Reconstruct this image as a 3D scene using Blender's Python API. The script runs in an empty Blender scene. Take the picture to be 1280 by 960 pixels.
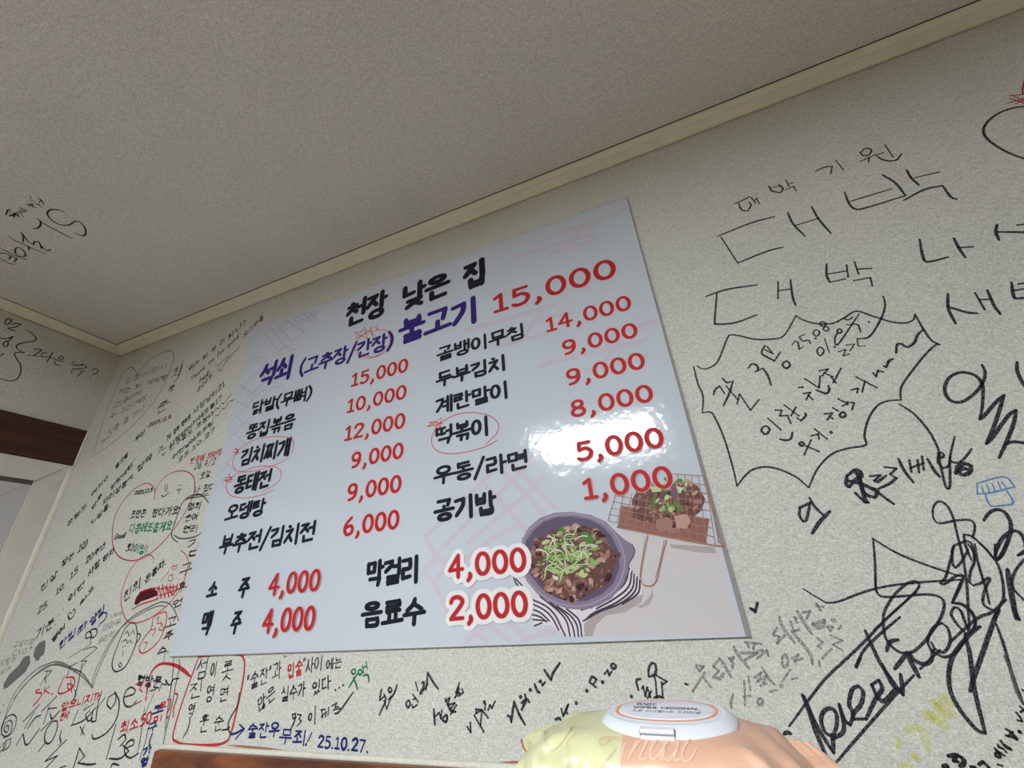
import bpy, bmesh, math, random
from mathutils import Vector, Matrix, noise

# ------------------------------------------------------------ camera, world, lights, exposure
SC = bpy.context.scene
C = SC.collection
F_PX = 516.9                       # focal length in pixels of a 1280x960 frame
AX = ((0.92603852, 0.37135024, -0.06746596),      # camera right
      (0.22521241, -0.4002275, 0.8883115),        # camera up
      (-0.30287295, 0.83780484, 0.45425877))      # camera forward
EYE = Vector((0.0, -0.8, 1.15))
cam_data = bpy.data.cameras.new('camera')
cam = bpy.data.objects.new('camera', cam_data)
C.objects.link(cam)
R_, U_, F_ = (Vector(a) for a in AX)
m = Matrix((R_, U_, -F_)).transposed().to_4x4()
m.translation = EYE
cam.matrix_world = m
cam_data.sensor_width = 36.0
cam_data.lens = F_PX / 1280 * 36.0
cam_data.clip_start = 0.02
SC.camera = cam

world = bpy.data.worlds.new('world')
SC.world = world
world.use_nodes = True
world.node_tree.nodes['Background'].inputs[0].default_value = (0.8, 0.88, 1.0, 1)
world.node_tree.nodes['Background'].inputs[1].default_value = 0.3

SC.view_settings.view_transform = 'Standard'
SC.view_settings.look = 'None'
SC.view_settings.gamma = 1.0
SC.view_settings.use_curve_mapping = False
SC.view_settings.exposure = 0.08
LAMP_POWER = 51.0                  # emission of the ceiling panels' diffusers

ZC = 2.18                          # ceiling height
XL = -2.032                        # left wall
XR, YF = 3.4, -5.2                 # right wall, front wall (behind the camera)

# ------------------------------------------------------------ geometry of the views
def ray(x, y):
    return R_ * ((x - 640) / F_PX) + U_ * (-(y - 480) / F_PX) + F_
def on_back(x, y, d=0.0):          # point of the back wall (y = 0) seen at a pixel of the photograph
    r = ray(x, y); t = (0.8 - d) / r.y
    p = EYE + r * t
    return (p.x, p.z)
def on_left(x, y, d=0.0):
    r = ray(x, y); t = (XL + d) / r.x
    p = EYE + r * t
    return (p.y, p.z)
def on_ceil(x, y):
    r = ray(x, y); t = (ZC - EYE.z) / r.z
    p = EYE + r * t
    return (p.x, p.y)
SURF = {
    'back':  (on_back,  lambda u, v, d: (u, -d, v)),
    'left':  (on_left,  lambda u, v, d: (XL + d, u, v)),
    'ceil':  (on_ceil,  lambda u, v, d: (u, v, ZC - d)),
}
BD = 0.006                         # the board's face stands 6 mm off the wall
SURF['board'] = (lambda x, y: on_back(x, y, BD), lambda u, v, d: (u, -BD - d, v))

# ------------------------------------------------------------ materials
MATS = {}
def srgb(r, g, b):
    f = lambda c: (c / 255 / 12.92) if c / 255 <= 0.04045 else ((c / 255 + 0.055) / 1.055) ** 2.4
    return (f(r), f(g), f(b), 1)
def mat(name, col, rough=0.6, spec=0.5, emit=None, strength=0.0, noise_amt=0.0, noise_scale=60.0, metallic=0.0):
    if name in MATS: return MATS[name]
    m = bpy.data.materials.new(name); m.use_nodes = True
    nt = m.node_tree; b = nt.nodes['Principled BSDF']
    b.inputs['Base Color'].default_value = col
    b.inputs['Roughness'].default_value = rough
    b.inputs['Specular IOR Level'].default_value = spec
    b.inputs['Metallic'].default_value = metallic
    if emit:
        b.inputs['Emission Color'].default_value = emit
        b.inputs['Emission Strength'].default_value = strength
    if noise_amt:
        tc = nt.nodes.new('ShaderNodeTexCoord'); n = nt.nodes.new('ShaderNodeTexNoise')
        n.inputs['Scale'].default_value = noise_scale; n.inputs['Detail'].default_value = 4
        nt.links.new(tc.outputs['Object'], n.inputs['Vector'])
        r = nt.nodes.new('ShaderNodeMapRange')
        r.inputs['From Min'].default_value = .3; r.inputs['From Max'].default_value = .7
        r.inputs['To Min'].default_value = 1 - noise_amt; r.inputs['To Max'].default_value = 1 + noise_amt
        nt.links.new(n.outputs['Fac'], r.inputs['Value'])
        mx = nt.nodes.new('ShaderNodeVectorMath'); mx.operation = 'SCALE'
        mx.inputs[0].default_value = col[:3]
        nt.links.new(r.outputs[0], mx.inputs['Scale'])
        nt.links.new(mx.outputs[0], b.inputs['Base Color'])
    MATS[name] = m
    return m

def wallpaper(name, axes, col):
    """embossed linen wallpaper: two crossed sets of threads"""
    m = bpy.data.materials.new(name); m.use_nodes = True
    nt = m.node_tree; b = nt.nodes['Principled BSDF']; N = nt.nodes.new; L = nt.links.new
    tc = N('ShaderNodeTexCoord'); sep = N('ShaderNodeSeparateXYZ')
    L(tc.outputs['Object'], sep.inputs[0])
    def thread(su, sv, seed):
        cb = N('ShaderNodeCombineXYZ')
        for k, s in ((0, su), (1, sv)):
            mm = N('ShaderNodeMath'); mm.operation = 'MULTIPLY'
            L(sep.outputs[axes[k]], mm.inputs[0]); mm.inputs[1].default_value = s
            L(mm.outputs[0], cb.inputs[k])
        cb.inputs[2].default_value = seed
        n = N('ShaderNodeTexNoise'); n.inputs['Scale'].default_value = 1.0
        n.inputs['Detail'].default_value = 2.5; n.inputs['Roughness'].default_value = .6
        L(cb.outputs[0], n.inputs['Vector'])
        return n.outputs['Fac']
    a = thread(760, 120, 0.0); c = thread(120, 760, 7.3); big = thread(2.2, 2.2, 3.1); sp = thread(520, 520, 5.5)
    def math_(op, x, y):
        n = N('ShaderNodeMath'); n.operation = op
        for k, v in ((0, x), (1, y)):
            if isinstance(v, (int, float)): n.inputs[k].default_value = v
            else: L(v, n.inputs[k])
        return n.outputs[0]
    h = math_('ADD', math_('MULTIPLY', math_('MAXIMUM', a, c), 1.0), math_('MULTIPLY', sp, 0.6))
    r = N('ShaderNodeMapRange'); L(h, r.inputs['Value'])
    r.inputs['From Min'].default_value = .62; r.inputs['From Max'].default_value = 1.12
    r.inputs['To Min'].default_value = .58; r.inputs['To Max'].default_value = 1.24
    r2 = N('ShaderNodeMapRange'); L(big, r2.inputs['Value'])
    r2.inputs['From Min'].default_value = .3; r2.inputs['From Max'].default_value = .7
    r2.inputs['To Min'].default_value = .96; r2.inputs['To Max'].default_value = 1.03
    s = math_('MULTIPLY', r.outputs[0], r2.outputs[0])
    vm = N('ShaderNodeVectorMath'); vm.operation = 'SCALE'; vm.inputs[0].default_value = col[:3]
    L(s, vm.inputs['Scale']); L(vm.outputs[0], b.inputs['Base Color'])
    bp = N('ShaderNodeBump'); bp.inputs['Strength'].default_value = .55; bp.inputs['Distance'].default_value = .0012
    L(h, bp.inputs['Height']); L(bp.outputs[0], b.inputs['Normal'])
    b.inputs['Roughness'].default_value = .62
    b.inputs['Specular IOR Level'].default_value = .25
    MATS[name] = m
    return m

def wood(name, c1, c2, axis_scale, rough=.45):
    m = bpy.data.materials.new(name); m.use_nodes = True
    nt = m.node_tree; b = nt.nodes['Principled BSDF']; N = nt.nodes.new; L = nt.links.new
    tc = N('ShaderNodeTexCoord'); mp = N('ShaderNodeMapping'); mp.inputs['Scale'].default_value = axis_scale
    L(tc.outputs['Object'], mp.inputs[0])
    n = N('ShaderNodeTexNoise'); n.inputs['Scale'].default_value = 1; n.inputs['Detail'].default_value = 8
    n.inputs['Distortion'].default_value = .8
    L(mp.outputs[0], n.inputs['Vector'])
    cr = N('ShaderNodeValToRGB'); cr.color_ramp.elements[0].position = .32; cr.color_ramp.elements[1].position = .68
    cr.color_ramp.elements[0].color = c1; cr.color_ramp.elements[1].color = c2
    L(n.outputs['Fac'], cr.inputs[0]); L(cr.outputs[0], b.inputs['Base Color'])
    bp = N('ShaderNodeBump'); bp.inputs['Strength'].default_value = .25; bp.inputs['Distance'].default_value = .001
    L(n.outputs['Fac'], bp.inputs['Height']); L(bp.outputs[0], b.inputs['Normal'])
    b.inputs['Roughness'].default_value = rough
    MATS[name] = m
    return m

PAPER = (0.75, 0.752, 0.695)
wall_x = wallpaper('linen wallpaper back', ('X', 'Z'), PAPER)
wall_y = wallpaper('linen wallpaper side', ('Y', 'Z'), PAPER)
ceil_m = wallpaper('linen wallpaper ceiling', ('X', 'Y'), (0.74, 0.725, 0.695))

# ------------------------------------------------------------ object helpers
def mesh_obj(name, verts, faces, mats, parent=None, smooth=False, midx=None):
    me = bpy.data.meshes.new(name)
    me.from_pydata(verts, [], faces)
    for q in (mats if isinstance(mats, (list, tuple)) else [mats]): me.materials.append(q)
    if midx: me.polygons.foreach_set('material_index', midx)
    if smooth: me.polygons.foreach_set('use_smooth', [True] * len(me.polygons))
    me.update()
    o = bpy.data.objects.new(name, me); C.objects.link(o)
    if parent: o.parent = parent
    return o
def box_mesh(name, a, b, m_, parent=None, bevel=0.0):
    bm = bmesh.new()
    bmesh.ops.create_cube(bm, size=1)
    for v in bm.verts:
        v.co = Vector([(a[i] + b[i]) / 2 + v.co[i] * (b[i] - a[i]) for i in range(3)])
    if bevel: bmesh.ops.bevel(bm, geom=bm.edges[:], offset=bevel, segments=2, profile=.5, affect='EDGES')
    me = bpy.data.meshes.new(name); bm.to_mesh(me); bm.free(); me.materials.append(m_)
    o = bpy.data.objects.new(name, me); C.objects.link(o)
    if parent: o.parent = parent
    return o
def tag(o, label=None, cat=None, group=None, kind=None):
    if label: o['label'] = label
    if cat: o['category'] = cat
    if group: o['group'] = group
    if kind: o['kind'] = kind
    return o
def empty(name, loc=(0, 0, 0)):
    o = bpy.data.objects.new(name, None); C.objects.link(o); o.location = loc; o.empty_display_size = .05
    return o

# ------------------------------------------------------------ setting
T = .06
panel_y = wood('brown wall panelling', srgb(86, 62, 44), srgb(112, 84, 62), (9, 9, 1.2), .5)
wall_back = tag(mesh_obj('wall_back', [(XL - T, 0, 0), (XR + T, 0, 0), (XR + T, 0, ZC), (XL - T, 0, ZC),
                                       (XL - T, T, 0), (XR + T, T, 0), (XR + T, T, ZC), (XL - T, T, ZC)],
                [(0, 1, 2, 3), (5, 4, 7, 6), (0, 4, 5, 1), (3, 2, 6, 7), (0, 3, 7, 4), (1, 5, 6, 2)], wall_x), kind='structure')
wall_left = tag(box_mesh('wall_left', (XL - T, YF, 0), (XL, 0, ZC), wall_y), kind='structure')
wall_right = tag(box_mesh('wall_right', (XR, YF, 0), (XR + T, 0, ZC), panel_y), kind='structure')
wall_front = tag(box_mesh('wall_front', (XL - T, YF - T, 0), (XR + T, YF, ZC), panel_y), kind='structure')
ceiling = tag(box_mesh('ceiling', (XL - T, YF - T, ZC), (XR + T, T, ZC + T), ceil_m), kind='structure')
floor = tag(box_mesh('floor', (XL - T, YF - T, -T), (XR + T, T, 0),
            wood('floor laminate', srgb(132, 118, 100), srgb(160, 146, 126), (3, 40, 3))), kind='structure')

crown_m = mat('cream painted moulding', srgb(226, 219, 203), .5, .3, noise_amt=.05, noise_scale=14)
gap_m = mat('dark gap', srgb(62, 54, 44), .9, .1)
def crown(name, axis, length0, length1, sgn=1):
    # profile (distance from wall, height) of a flat cove moulding
    prof = [(.0004, ZC - .0215), (.006, ZC - .0215), (.010, ZC - .0190), (.026, ZC - .0125), (.0285, ZC - .0125), (.036, ZC - .0065), (.041, ZC - .0035), (.041, ZC)]
    vs, fs = [], []
    for e in (0, 1):
        for d, z in prof:
            if axis == 'back':   p = ((length0 + d if e == 0 else length1), -d, z)
            elif axis == 'left': p = (XL + d, (-d if e == 0 else length1), z)
            vs.append(p)
    n = len(prof)
    for k in range(n - 1): fs.append((k, k + 1, n + k + 1, n + k))
    o = mesh_obj(name, vs, fs, crown_m)
    # thin dark shadow gap where the strip meets the ceiling and the wall
    g, gf = [], []
    for d0, z0, d1, z1 in ((.041, ZC - .0012, .0432, ZC - .0006), (-.0, ZC - .0215, .0012, ZC - .0228)):
        i = len(g)
        for e in (0, 1):
            for d, z in ((d0, z0), (d1, z1)):
                d = max(d, .0004)
                g.append(((length0 + d if e == 0 else length1), -d, z) if axis == 'back' else (XL + d, (-d if e == 0 else length1), z))
        gf.append((i, i + 1, i + 3, i + 2))
    mesh_obj('shadow_gap', g, gf, gap_m, o)
    return tag(o, kind='structure')
trim_1 = crown('trim_1', 'back', XL, XR)
trim_2 = crown('trim_2', 'left', 0, YF)
# specks on the moulding
random.seed(4)
def disc(vs, fs, mi, c, rx, ry, put, d, k=0, n=12, rot=0):
    i = len(vs)
    for a in range(n):
        t = 2 * math.pi * a / n
        x, y = rx * math.cos(t), ry * math.sin(t)
        vs.append(put(c[0] + x * math.cos(rot) - y * math.sin(rot), c[1] + x * math.sin(rot) + y * math.cos(rot), d))
    fs.append(tuple(range(i, i + n))); mi.append(k)

vs, fs, mi = [], [], []
for x, y in ((820, 171), (826, 170), (822, 174), (756, 212), (1068, 80), (1073, 73), (1077, 77), (388, 347), (392, 347), (480, 308), (1046, 128), (560, 273)):
    c = on_back(x, y, .02)
    disc(vs, fs, mi, (c[0], -.02), .0011, .0009, lambda u, v, d: (u, v, ZC - .0165), 0, 0, 6)
sp_ = mesh_obj('fly_specks', vs, fs, gap_m, trim_1); sp_['kind'] = 'stuff'

# window with white frame under a dark wooden header on the left wall
white_pl = mat('white painted frame', srgb(214, 210, 204), .35, .5, noise_amt=.05, noise_scale=9)
pane_m = mat('frosted pane', srgb(196, 194, 196), .25, .5, noise_amt=.03, noise_scale=5)
dark_wood = wood('dark walnut', srgb(52, 26, 18), srgb(78, 42, 29), (60, 3.5, 60), .4)
window = tag(empty('window_1', (XL, -.9, 1.0)), kind='structure')
def wpart(name, y0, y1, z0, z1, d0, d1, m_, bev=.0, par=None):
    o = box_mesh(name, (XL + d0, y0, z0), (XL + d1, y1, z1), m_, None, bev)
    o.parent = par or window
    o.matrix_parent_inverse = Matrix.Translation(-Vector((XL, -.9, 1.0)))
    return o
WZ = 1.15
wpart('window_frame', -1.9, -.002, WZ + .461, WZ + .531, 0, .010, white_pl, .0015)
wpart('window_frame', -.080, -.002, .75, WZ + .461, 0, .010, white_pl, .0015)
wpart('window_frame', -1.9, -1.82, .75, WZ + .461, 0, .010, white_pl, .0015)
wpart('window_pane', -1.82, -.080, .75, WZ + .461, -.03, .0006, pane_m)
wpart('glazing_bead', -.0855, -.080, .75, WZ + .461, .0006, .0085, white_pl, .001)
tag(wpart('glazing_gap', -1.82, -.0855, WZ + .447, WZ + .461, .0006, .0012, mat('shadowed rubber seal', srgb(92, 88, 86), .8, .2)), 'grey rubber seal')
tag(wpart('header_board', -1.9, -.006, WZ + .534, WZ + .668, 0, .012, dark_wood, .0012), 'dark walnut header board')
caulk = mat('white sealant', srgb(226, 222, 208), .45, .4, noise_amt=.08, noise_scale=160)
def bead(name, pts, r, m_, parent, n=8):
    vs, fs = [], []
    for i, p in enumerate(pts):
        p = Vector(p); t = (Vector(pts[min(i + 1, len(pts) - 1)]) - Vector(pts[max(i - 1, 0)])).normalized()
        a = t.cross(Vector((.31, .77, .55))).normalized(); b = t.cross(a)
        rr = r(i / (len(pts) - 1)) if callable(r) else r
        for k in range(n):
            w = 2 * math.pi * k / n
            vs.append(tuple(p + a * (rr * math.cos(w)) + b * (rr * math.sin(w))))
    for i in range(len(pts) - 1):
        for k in range(n):
            fs.append((i * n + k, i * n + (k + 1) % n, (i + 1) * n + (k + 1) % n, (i + 1) * n + k))
    fs.append(tuple(range(n))[::-1]); fs.append(tuple(range((len(pts) - 1) * n, len(pts) * n)))
    return mesh_obj(name, vs, fs, m_, parent, smooth=True)
bead('sealant', [(XL + .003, -.004 - .003 * noise.noise(Vector((0, 0, z * .4))), .5 + (WZ + .53 - .5) * z / 30) for z in range(31)],
     lambda t: .0135 + .003 * noise.noise(Vector((3, 1, t * 22))), caulk, wall_left)
bead('sealant', [(XL + .008, -.003, WZ + .534 + .134 * z / 8) for z in range(9)], .006, caulk, wall_left)
# thin cable drooping over the pane
def P_left(x, y, d): u, v = on_left(x, y, d); return (XL + d, u, v)
bead('hairline_cable', [P_left(x, y, .012) for x, y in ((77, 587), (60, 594), (47, 600), (38, 603), (20, 611), (0, 620))], .0006,
     mat('thin grey cable', srgb(96, 88, 82), .6), wall_left, 6)

# wooden rail along the bottom of the frame
rail_wood = wood('reddish brown varnished wood', srgb(74, 34, 14), srgb(146, 80, 38), (7, 20, 26), .35)
RX0, RZ1 = -1.166, WZ - .246
trim_3 = tag(box_mesh('trim_3', (RX0, -.022, .62), (XR, 0, RZ1), rail_wood, None, .004), kind='structure')
bead('sealant', [(RX0 - .002, -.003, .62 + (RZ1 + .002 - .62) * k / 8) for k in range(9)] + [(RX0 + 1.7 * k / 40, -.004, RZ1 + .002 + .001 * noise.noise(Vector((k * .4, 0, 0)))) for k in range(41)],
     .0055, caulk, trim_3)

# ceiling light panels (their light is the room's light)
def light_panel(x0, x1, y0, y1, label):
    t = empty('ceiling_light', ((x0 + x1) / 2, (y0 + y1) / 2, ZC))
    tag(t, label, 'ceiling light', 'flat ceiling light panels')
    fr = mat('white lamp frame', srgb(230, 230, 228), .4)
    di = mat('lamp diffuser', (.9, .9, .9, 1), .5, .3, (.90, .96, 1.0, 1), LAMP_POWER)
    off = Vector(t.location)
    def bx(n, a, b, mm):
        o = box_mesh(n, a, b, mm); o.parent = t; o.matrix_parent_inverse = Matrix.Translation(-off); return o
    e = .02
    bx('diffuser', (x0 + e, y0 + e, ZC - .03), (x1 - e, y1 - e, ZC - .004), di)
    for k, (a, b) in enumerate((((x0, y0), (x1, y0 + e)), ((x0, y1 - e), (x1, y1)), ((x0, y0 + e), (x0 + e, y1 - e)), ((x1 - e, y0 + e), (x1, y1 - e)))):
        bx('frame_bar', (a[0], a[1], ZC - .034), (b[0], b[1], ZC), fr)
light_panel(-.90, .01, -2.71, -1.90, 'square white ceiling light panel reflected in the menu board')

# ------------------------------------------------------------ a stroke alphabet (hangul composed from jamo)
def P(s):
    out = []
    for st in s.split(';'):
        st = st.strip()
        if st: out.append([tuple(float(c) for c in p.split(',')) for p in st.split()])
    return out
def oval(cx, cy, rx, ry, n=14, a0=-90, turn=360):
    return [(cx + rx * math.cos(math.radians(a0 + turn * k / n)), cy + ry * math.sin(math.radians(a0 + turn * k / n))) for k in range(n + 1)]
RING = oval(.5, .5, .45, .45)
CONS = {
 'ㄱ': P("0,.1 .92,.1 .8,1"), 'ㄱv': P(".02,.14 .92,.08 .8,.5 .15,1"), 'ㄴ': P(".08,0 .1,.86 1,.8"), 'ㄷ': P(".92,.08 .1,.1; .1,.1 .12,.9 1,.86"),
 'ㄹ': P(".04,.06 .92,.04 .9,.46 .1,.5 .1,.95 1,.9"), 'ㅁ': P(".1,.08 .14,.95 .9,.93 .93,.05 .1,.08"),
 'ㅂ': P(".1,0 .14,.96 .88,.94 .92,0; .14,.5 .88,.47"), 'ㅅ': P(".52,0 .38,.5 0,1; .45,.38 1,.95"), 'ㅇ': [RING],
 'ㅈ': P(".04,.1 .96,.06 .5,.5 0,1; .5,.48 1,.98"), 'ㅊ': P(".4,-.12 .6,-.06; .04,.22 .96,.18 .5,.56 0,1; .5,.54 1,.98"),
 'ㅋ': P(".02,.1 .92,.08 .8,1; .05,.52 .84,.46"), 'ㅌ': P(".95,.05 .1,.08 .12,.92 1,.88; .12,.5 .9,.46"),
 'ㅍ': P("0,.1 1,.06; .3,.1 .34,.88; .7,.08 .66,.88; 0,.92 1,.86"),
 'ㅎ': P(".36,-.08 .64,-.04; .04,.2 .96,.16") + [oval(.5, .66, .32, .33)],
}
def two(a, b, f=.46):
    def sq(g, x0): return [[(x0 + x * f, y) for x, y in st] for st in CONS[g]]
    return sq(a, 0) + sq(b, 1 - f)
for g, (a, b) in {'ㄲ': 'ㄱㄱ', 'ㄸ': 'ㄷㄷ', 'ㅃ': 'ㅂㅂ', 'ㅆ': 'ㅅㅅ', 'ㅉ': 'ㅈㅈ', 'ㄺ': 'ㄹㄱ', 'ㄶ': 'ㄴㅎ', 'ㅄ': 'ㅂㅅ', 'ㄳ': 'ㄱㅅ', 'ㄵ': 'ㄴㅈ', 'ㄻ': 'ㄹㅁ', 'ㄼ': 'ㄹㅂ', 'ㄽ': 'ㄹㅅ', 'ㄾ': 'ㄹㅌ', 'ㄿ': 'ㄹㅍ', 'ㅀ': 'ㄹㅎ'}.items():
    CONS[g] = two(a, b)
VV = {'ㅏ': P(".45,0 .47,1; .47,.45 .98,.42"), 'ㅐ': P(".3,.03 .32,.95; .8,0 .8,1; .32,.46 .8,.44"), 'ㅑ': P(".45,0 .47,1; .47,.32 .98,.3; .47,.6 .98,.58"),
      'ㅓ': P(".75,0 .76,1; 0,.48 .75,.45"), 'ㅔ': P(".42,.03 .44,.95; .86,0 .86,1; -.12,.48 .43,.45"), 'ㅕ': P(".75,0 .76,1; .02,.34 .75,.32; .02,.62 .75,.6"),
      'ㅖ': P(".42,.03 .44,.95; .86,0 .86,1; -.12,.33 .43,.31; -.12,.62 .43,.6"), 'ㅣ': P(".6,0 .62,1")}
HV = {'ㅗ': P(".5,0 .5,.6; 0,.72 1,.62"), 'ㅛ': P(".34,0 .34,.6; .66,0 .66,.58; 0,.74 1,.64"), 'ㅜ': P("0,.16 1,.08; .52,.14 .5,1"), 'ㅠ': P("0,.16 1,.08; .34,.15 .3,1; .68,.13 .7,1"), 'ㅡ': P("0,.5 1,.42")}
CMP = {'ㅘ': 'ㅗㅏ', 'ㅙ': 'ㅗㅐ', 'ㅚ': 'ㅗㅣ', 'ㅝ': 'ㅜㅓ', 'ㅞ': 'ㅜㅔ', 'ㅟ': 'ㅜㅣ', 'ㅢ': 'ㅡㅣ'}
CHO = 'ㄱㄲㄴㄷㄸㄹㅁㅂㅃㅅㅆㅇㅈㅉㅊㅋㅌㅍㅎ'; JUNG = 'ㅏㅐㅑㅒㅓㅔㅕㅖㅗㅘㅙㅚㅛㅜㅝㅞㅟㅠㅡㅢㅣ'
JONG = ['', 'ㄱ', 'ㄲ', 'ㄳ', 'ㄴ', 'ㄵ', 'ㄶ', 'ㄷ', 'ㄹ', 'ㄺ', 'ㄻ', 'ㄼ', 'ㄽ', 'ㄾ', 'ㄿ', 'ㅀ', 'ㅁ', 'ㅂ', 'ㅄ', 'ㅅ', 'ㅆ', 'ㅇ', 'ㅈ', 'ㅊ', 'ㅋ', 'ㅌ', 'ㅍ', 'ㅎ']
def fit(sts, x0, y0, x1, y1): return [[(x0 + x * (x1 - x0), y0 + y * (y1 - y0)) for x, y in st] for st in sts]
def syllable(ch):
    k = ord(ch) - 0xAC00
    c, v, f = CHO[k // 588], JUNG[k % 588 // 28], JONG[k % 28]
    out = []; big = c in 'ㄲㄸㅃㅆㅉ'
    if c in 'ㅊㅎ': cy = .10
    else: cy = 0.03
    if v in VV:
        b = .56 if f else .92
        cw = .56 if big else .5
        if v in 'ㅔㅖㅐ': cw -= .06
        out += fit(CONS['ㄱv' if c == 'ㄱ' else c], .02, cy + .03, cw, b - (.08 if f else .06))
        out += fit(VV[v], cw + .07, 0, 1.0, b + (.06 if f else .08))
    elif v in HV:
        if f: out += fit(CONS[c], .16, cy, .84, .29) + fit(HV[v], 0, .36, 1, .60)
        else: out += fit(CONS[c], .14, cy, .86, .46) + fit(HV[v], 0, .54, 1, 1.0)
    else:
        h, w = CMP[v]
        b = .56 if f else .95
        out += fit(CONS[c], .06, cy, .56, b * .48) + fit(HV[h], 0, b * .56, .66, b * .96)
        out += fit(VV[w], .62 if w != 'ㅣ' else .60, 0, 1.02, b + .04)
    if f: out += fit(CONS[f], .2, .70 if f not in 'ㅎㅊ' else .76, .86, .99)
    return out
LAT = {  # height 0..1 (y down, 1 = baseline), given with advance width
 '0': (.58, [oval(.29, .5, .25, .47)]), '1': (.46, P(".06,.2 .26,.04 .26,.97; .04,.97 .46,.97")), '2': (.6, P(".04,.24 .14,.06 .34,.02 .52,.14 .5,.36 .04,.96 .56,.95")),
 '3': (.58, P(".06,.1 .34,.02 .52,.2 .24,.44 .54,.66 .4,.95 .04,.9")), '4': (.62, P(".4,1 .4,.02 .02,.68 .6,.66")), '5': (.58, P(".52,.04 .12,.05 .1,.42 .36,.38 .54,.6 .44,.9 .2,.98 .04,.9")),
 '6': (.6, P(".42,.02 .14,.34 .06,.68 .2,.96 .44,.94 .54,.7 .4,.48 .1,.6")), '7': (.56, P(".04,.05 .54,.05 .2,1")), '8': (.6, [oval(.3, .26, .19, .22), oval(.3, .74, .24, .24)]),
 '9': (.6, [oval(.29, .3, .23, .27)] + P(".52,.3 .5,.66 .34,.92 .1,.98")), ',': (.26, P(".14,.92 .16,1.04 .06,1.2")), '.': (.24, P(".1,.97 .14,1.0")),
 '/': (.5, P(".46,-.05 .02,1.08")), '(': (.32, P(".26,-.05 .06,.3 .06,.72 .26,1.08")), ')': (.32, P(".04,-.05 .24,.3 .24,.72 .04,1.08")), '!': (.3, P(".16,.0 .14,.7; .12,.95 .14,.98")),
 '?': (.5, P(".05,.15 .25,0 .42,.18 .2,.45 .2,.68; .18,.95 .21,.98")), '~': (.7, P("0,.6 .15,.4 .35,.6 .5,.7 .68,.45")), '"': (.3, P(".06,0 .04,.22; .2,0 .18,.22")), ' ': (.45, []), '-': (.5, P(".05,.5 .45,.5")), '+': (.5, P(".05,.5 .45,.5; .25,.3 .25,.7")),
 'A': (.72, P("0,1 .34,0 .7,1; .12,.66 .58,.66")), 'B': (.64, P(".06,0 .06,1; .06,0 .42,.04 .48,.25 .4,.45 .06,.48; .4,.47 .58,.6 .52,.95 .06,1")), 'E': (.56, P(".5,.02 .05,.02 .05,.98 .52,.98; .05,.5 .44,.5")),
 'G': (.72, P(".62,.18 .38,.0 .08,.25 .06,.7 .34,1 .64,.85 .64,.55 .4,.55")), 'I': (.26, P(".1,0 .1,1")), 'K': (.6, P(".06,0 .06,1; .55,0 .08,.55 .58,1")), 'L': (.54, P(".06,0 .06,.98 .5,.98")), 'N': (.7, P(".06,1 .06,0 .6,1 .6,0")),
 'O': (.76, [oval(.36, .5, .33, .48)]), 'P': (.6, P(".06,1 .06,0 .45,.04 .52,.28 .42,.5 .06,.54")), 'R': (.64, P(".06,1 .06,0 .45,.04 .52,.26 .42,.48 .06,.52; .3,.52 .58,1")), 'S': (.6, P(".52,.14 .28,0 .06,.2 .14,.42 .44,.55 .54,.78 .3,1 .03,.88")),
 'T': (.6, P("0,.03 .58,.03; .29,.03 .29,1")), 'W': (.9, P("0,0 .2,1 .42,.2 .62,1 .84,0")), 'Y': (.62, P("0,0 .3,.5 .6,0; .3,.5 .3,1")), 'M': (.8, P("0,1 .1,.05 .36,.7 .62,.05 .74,1")), 'X': (.6, P("0,0 .55,1; .55,0 0,1")), 'C': (.62, P(".55,.2 .3,0 .05,.3 .05,.7 .3,1 .56,.82")),
 'a': (.5, P(".42,.5 .2,.42 .05,.7 .2,.98 .4,.8 .42,.45 .46,.98")), 'd': (.52, P(".4,.55 .2,.45 .05,.7 .2,.98 .4,.8 .46,0 .46,.98")), 'e': (.48, P(".06,.7 .42,.66 .3,.44 .08,.6 .1,.92 .42,.92")), 'f': (.38, P(".36,.05 .18,.15 .12,1.2; 0,.5 .32,.46")),
 'g': (.5, P(".42,.5 .2,.42 .05,.7 .2,.92 .4,.78 .44,.45 .36,1.3 .05,1.25")), 'h': (.5, P(".06,0 .06,1 .2,.5 .4,.55 .42,1")), 'k': (.46, P(".06,0 .06,1; .4,.45 .08,.72 .44,1")), 'n': (.48, P(".06,.45 .06,1 .2,.5 .38,.55 .42,1")),
 'o': (.46, [oval(.22, .7, .19, .27)]), 'r': (.38, P(".06,.45 .06,1 .15,.55 .36,.48")), 'u': (.48, P(".05,.45 .1,.9 .3,.95 .42,.45 .44,1")), 'i': (.22, P(".1,.45 .1,1; .1,.2 .11,.23")), 's': (.4, P(".34,.5 .1,.5 .1,.68 .34,.8 .3,.98 .04,.95")), 't': (.36, P(".18,.1 .16,.9 .34,.98; 0,.42 .36,.4")), 'c': (.42, P(".38,.52 .15,.45 .05,.75 .2,.98 .4,.9")), 'l': (.2, P(".1,0 .1,1")), 'm': (.7, P(".05,.45 .05,1 .2,.5 .32,.6 .33,1 .45,.5 .6,.55 .63,1")),
}
def layout(text, gap=.12):
    x, out = 0.0, []
    for ch in text:
        if 0xAC00 <= ord(ch) <= 0xD7A3:
            w, g = .92, syllable(ch)
            out.append([[(x + a * w, b) for a, b in st] for st in g]); x += w + gap
        elif ch in CONS:
            out.append([[(x + a * .8, .1 + b * .8) for a, b in st] for st in CONS[ch]]); x += .8 + gap
        elif ch in LAT:
            w, g = LAT[ch]
            out.append([[(x + a, b) for a, b in st] for st in g]); x += w + gap
    return out, x - gap

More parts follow.
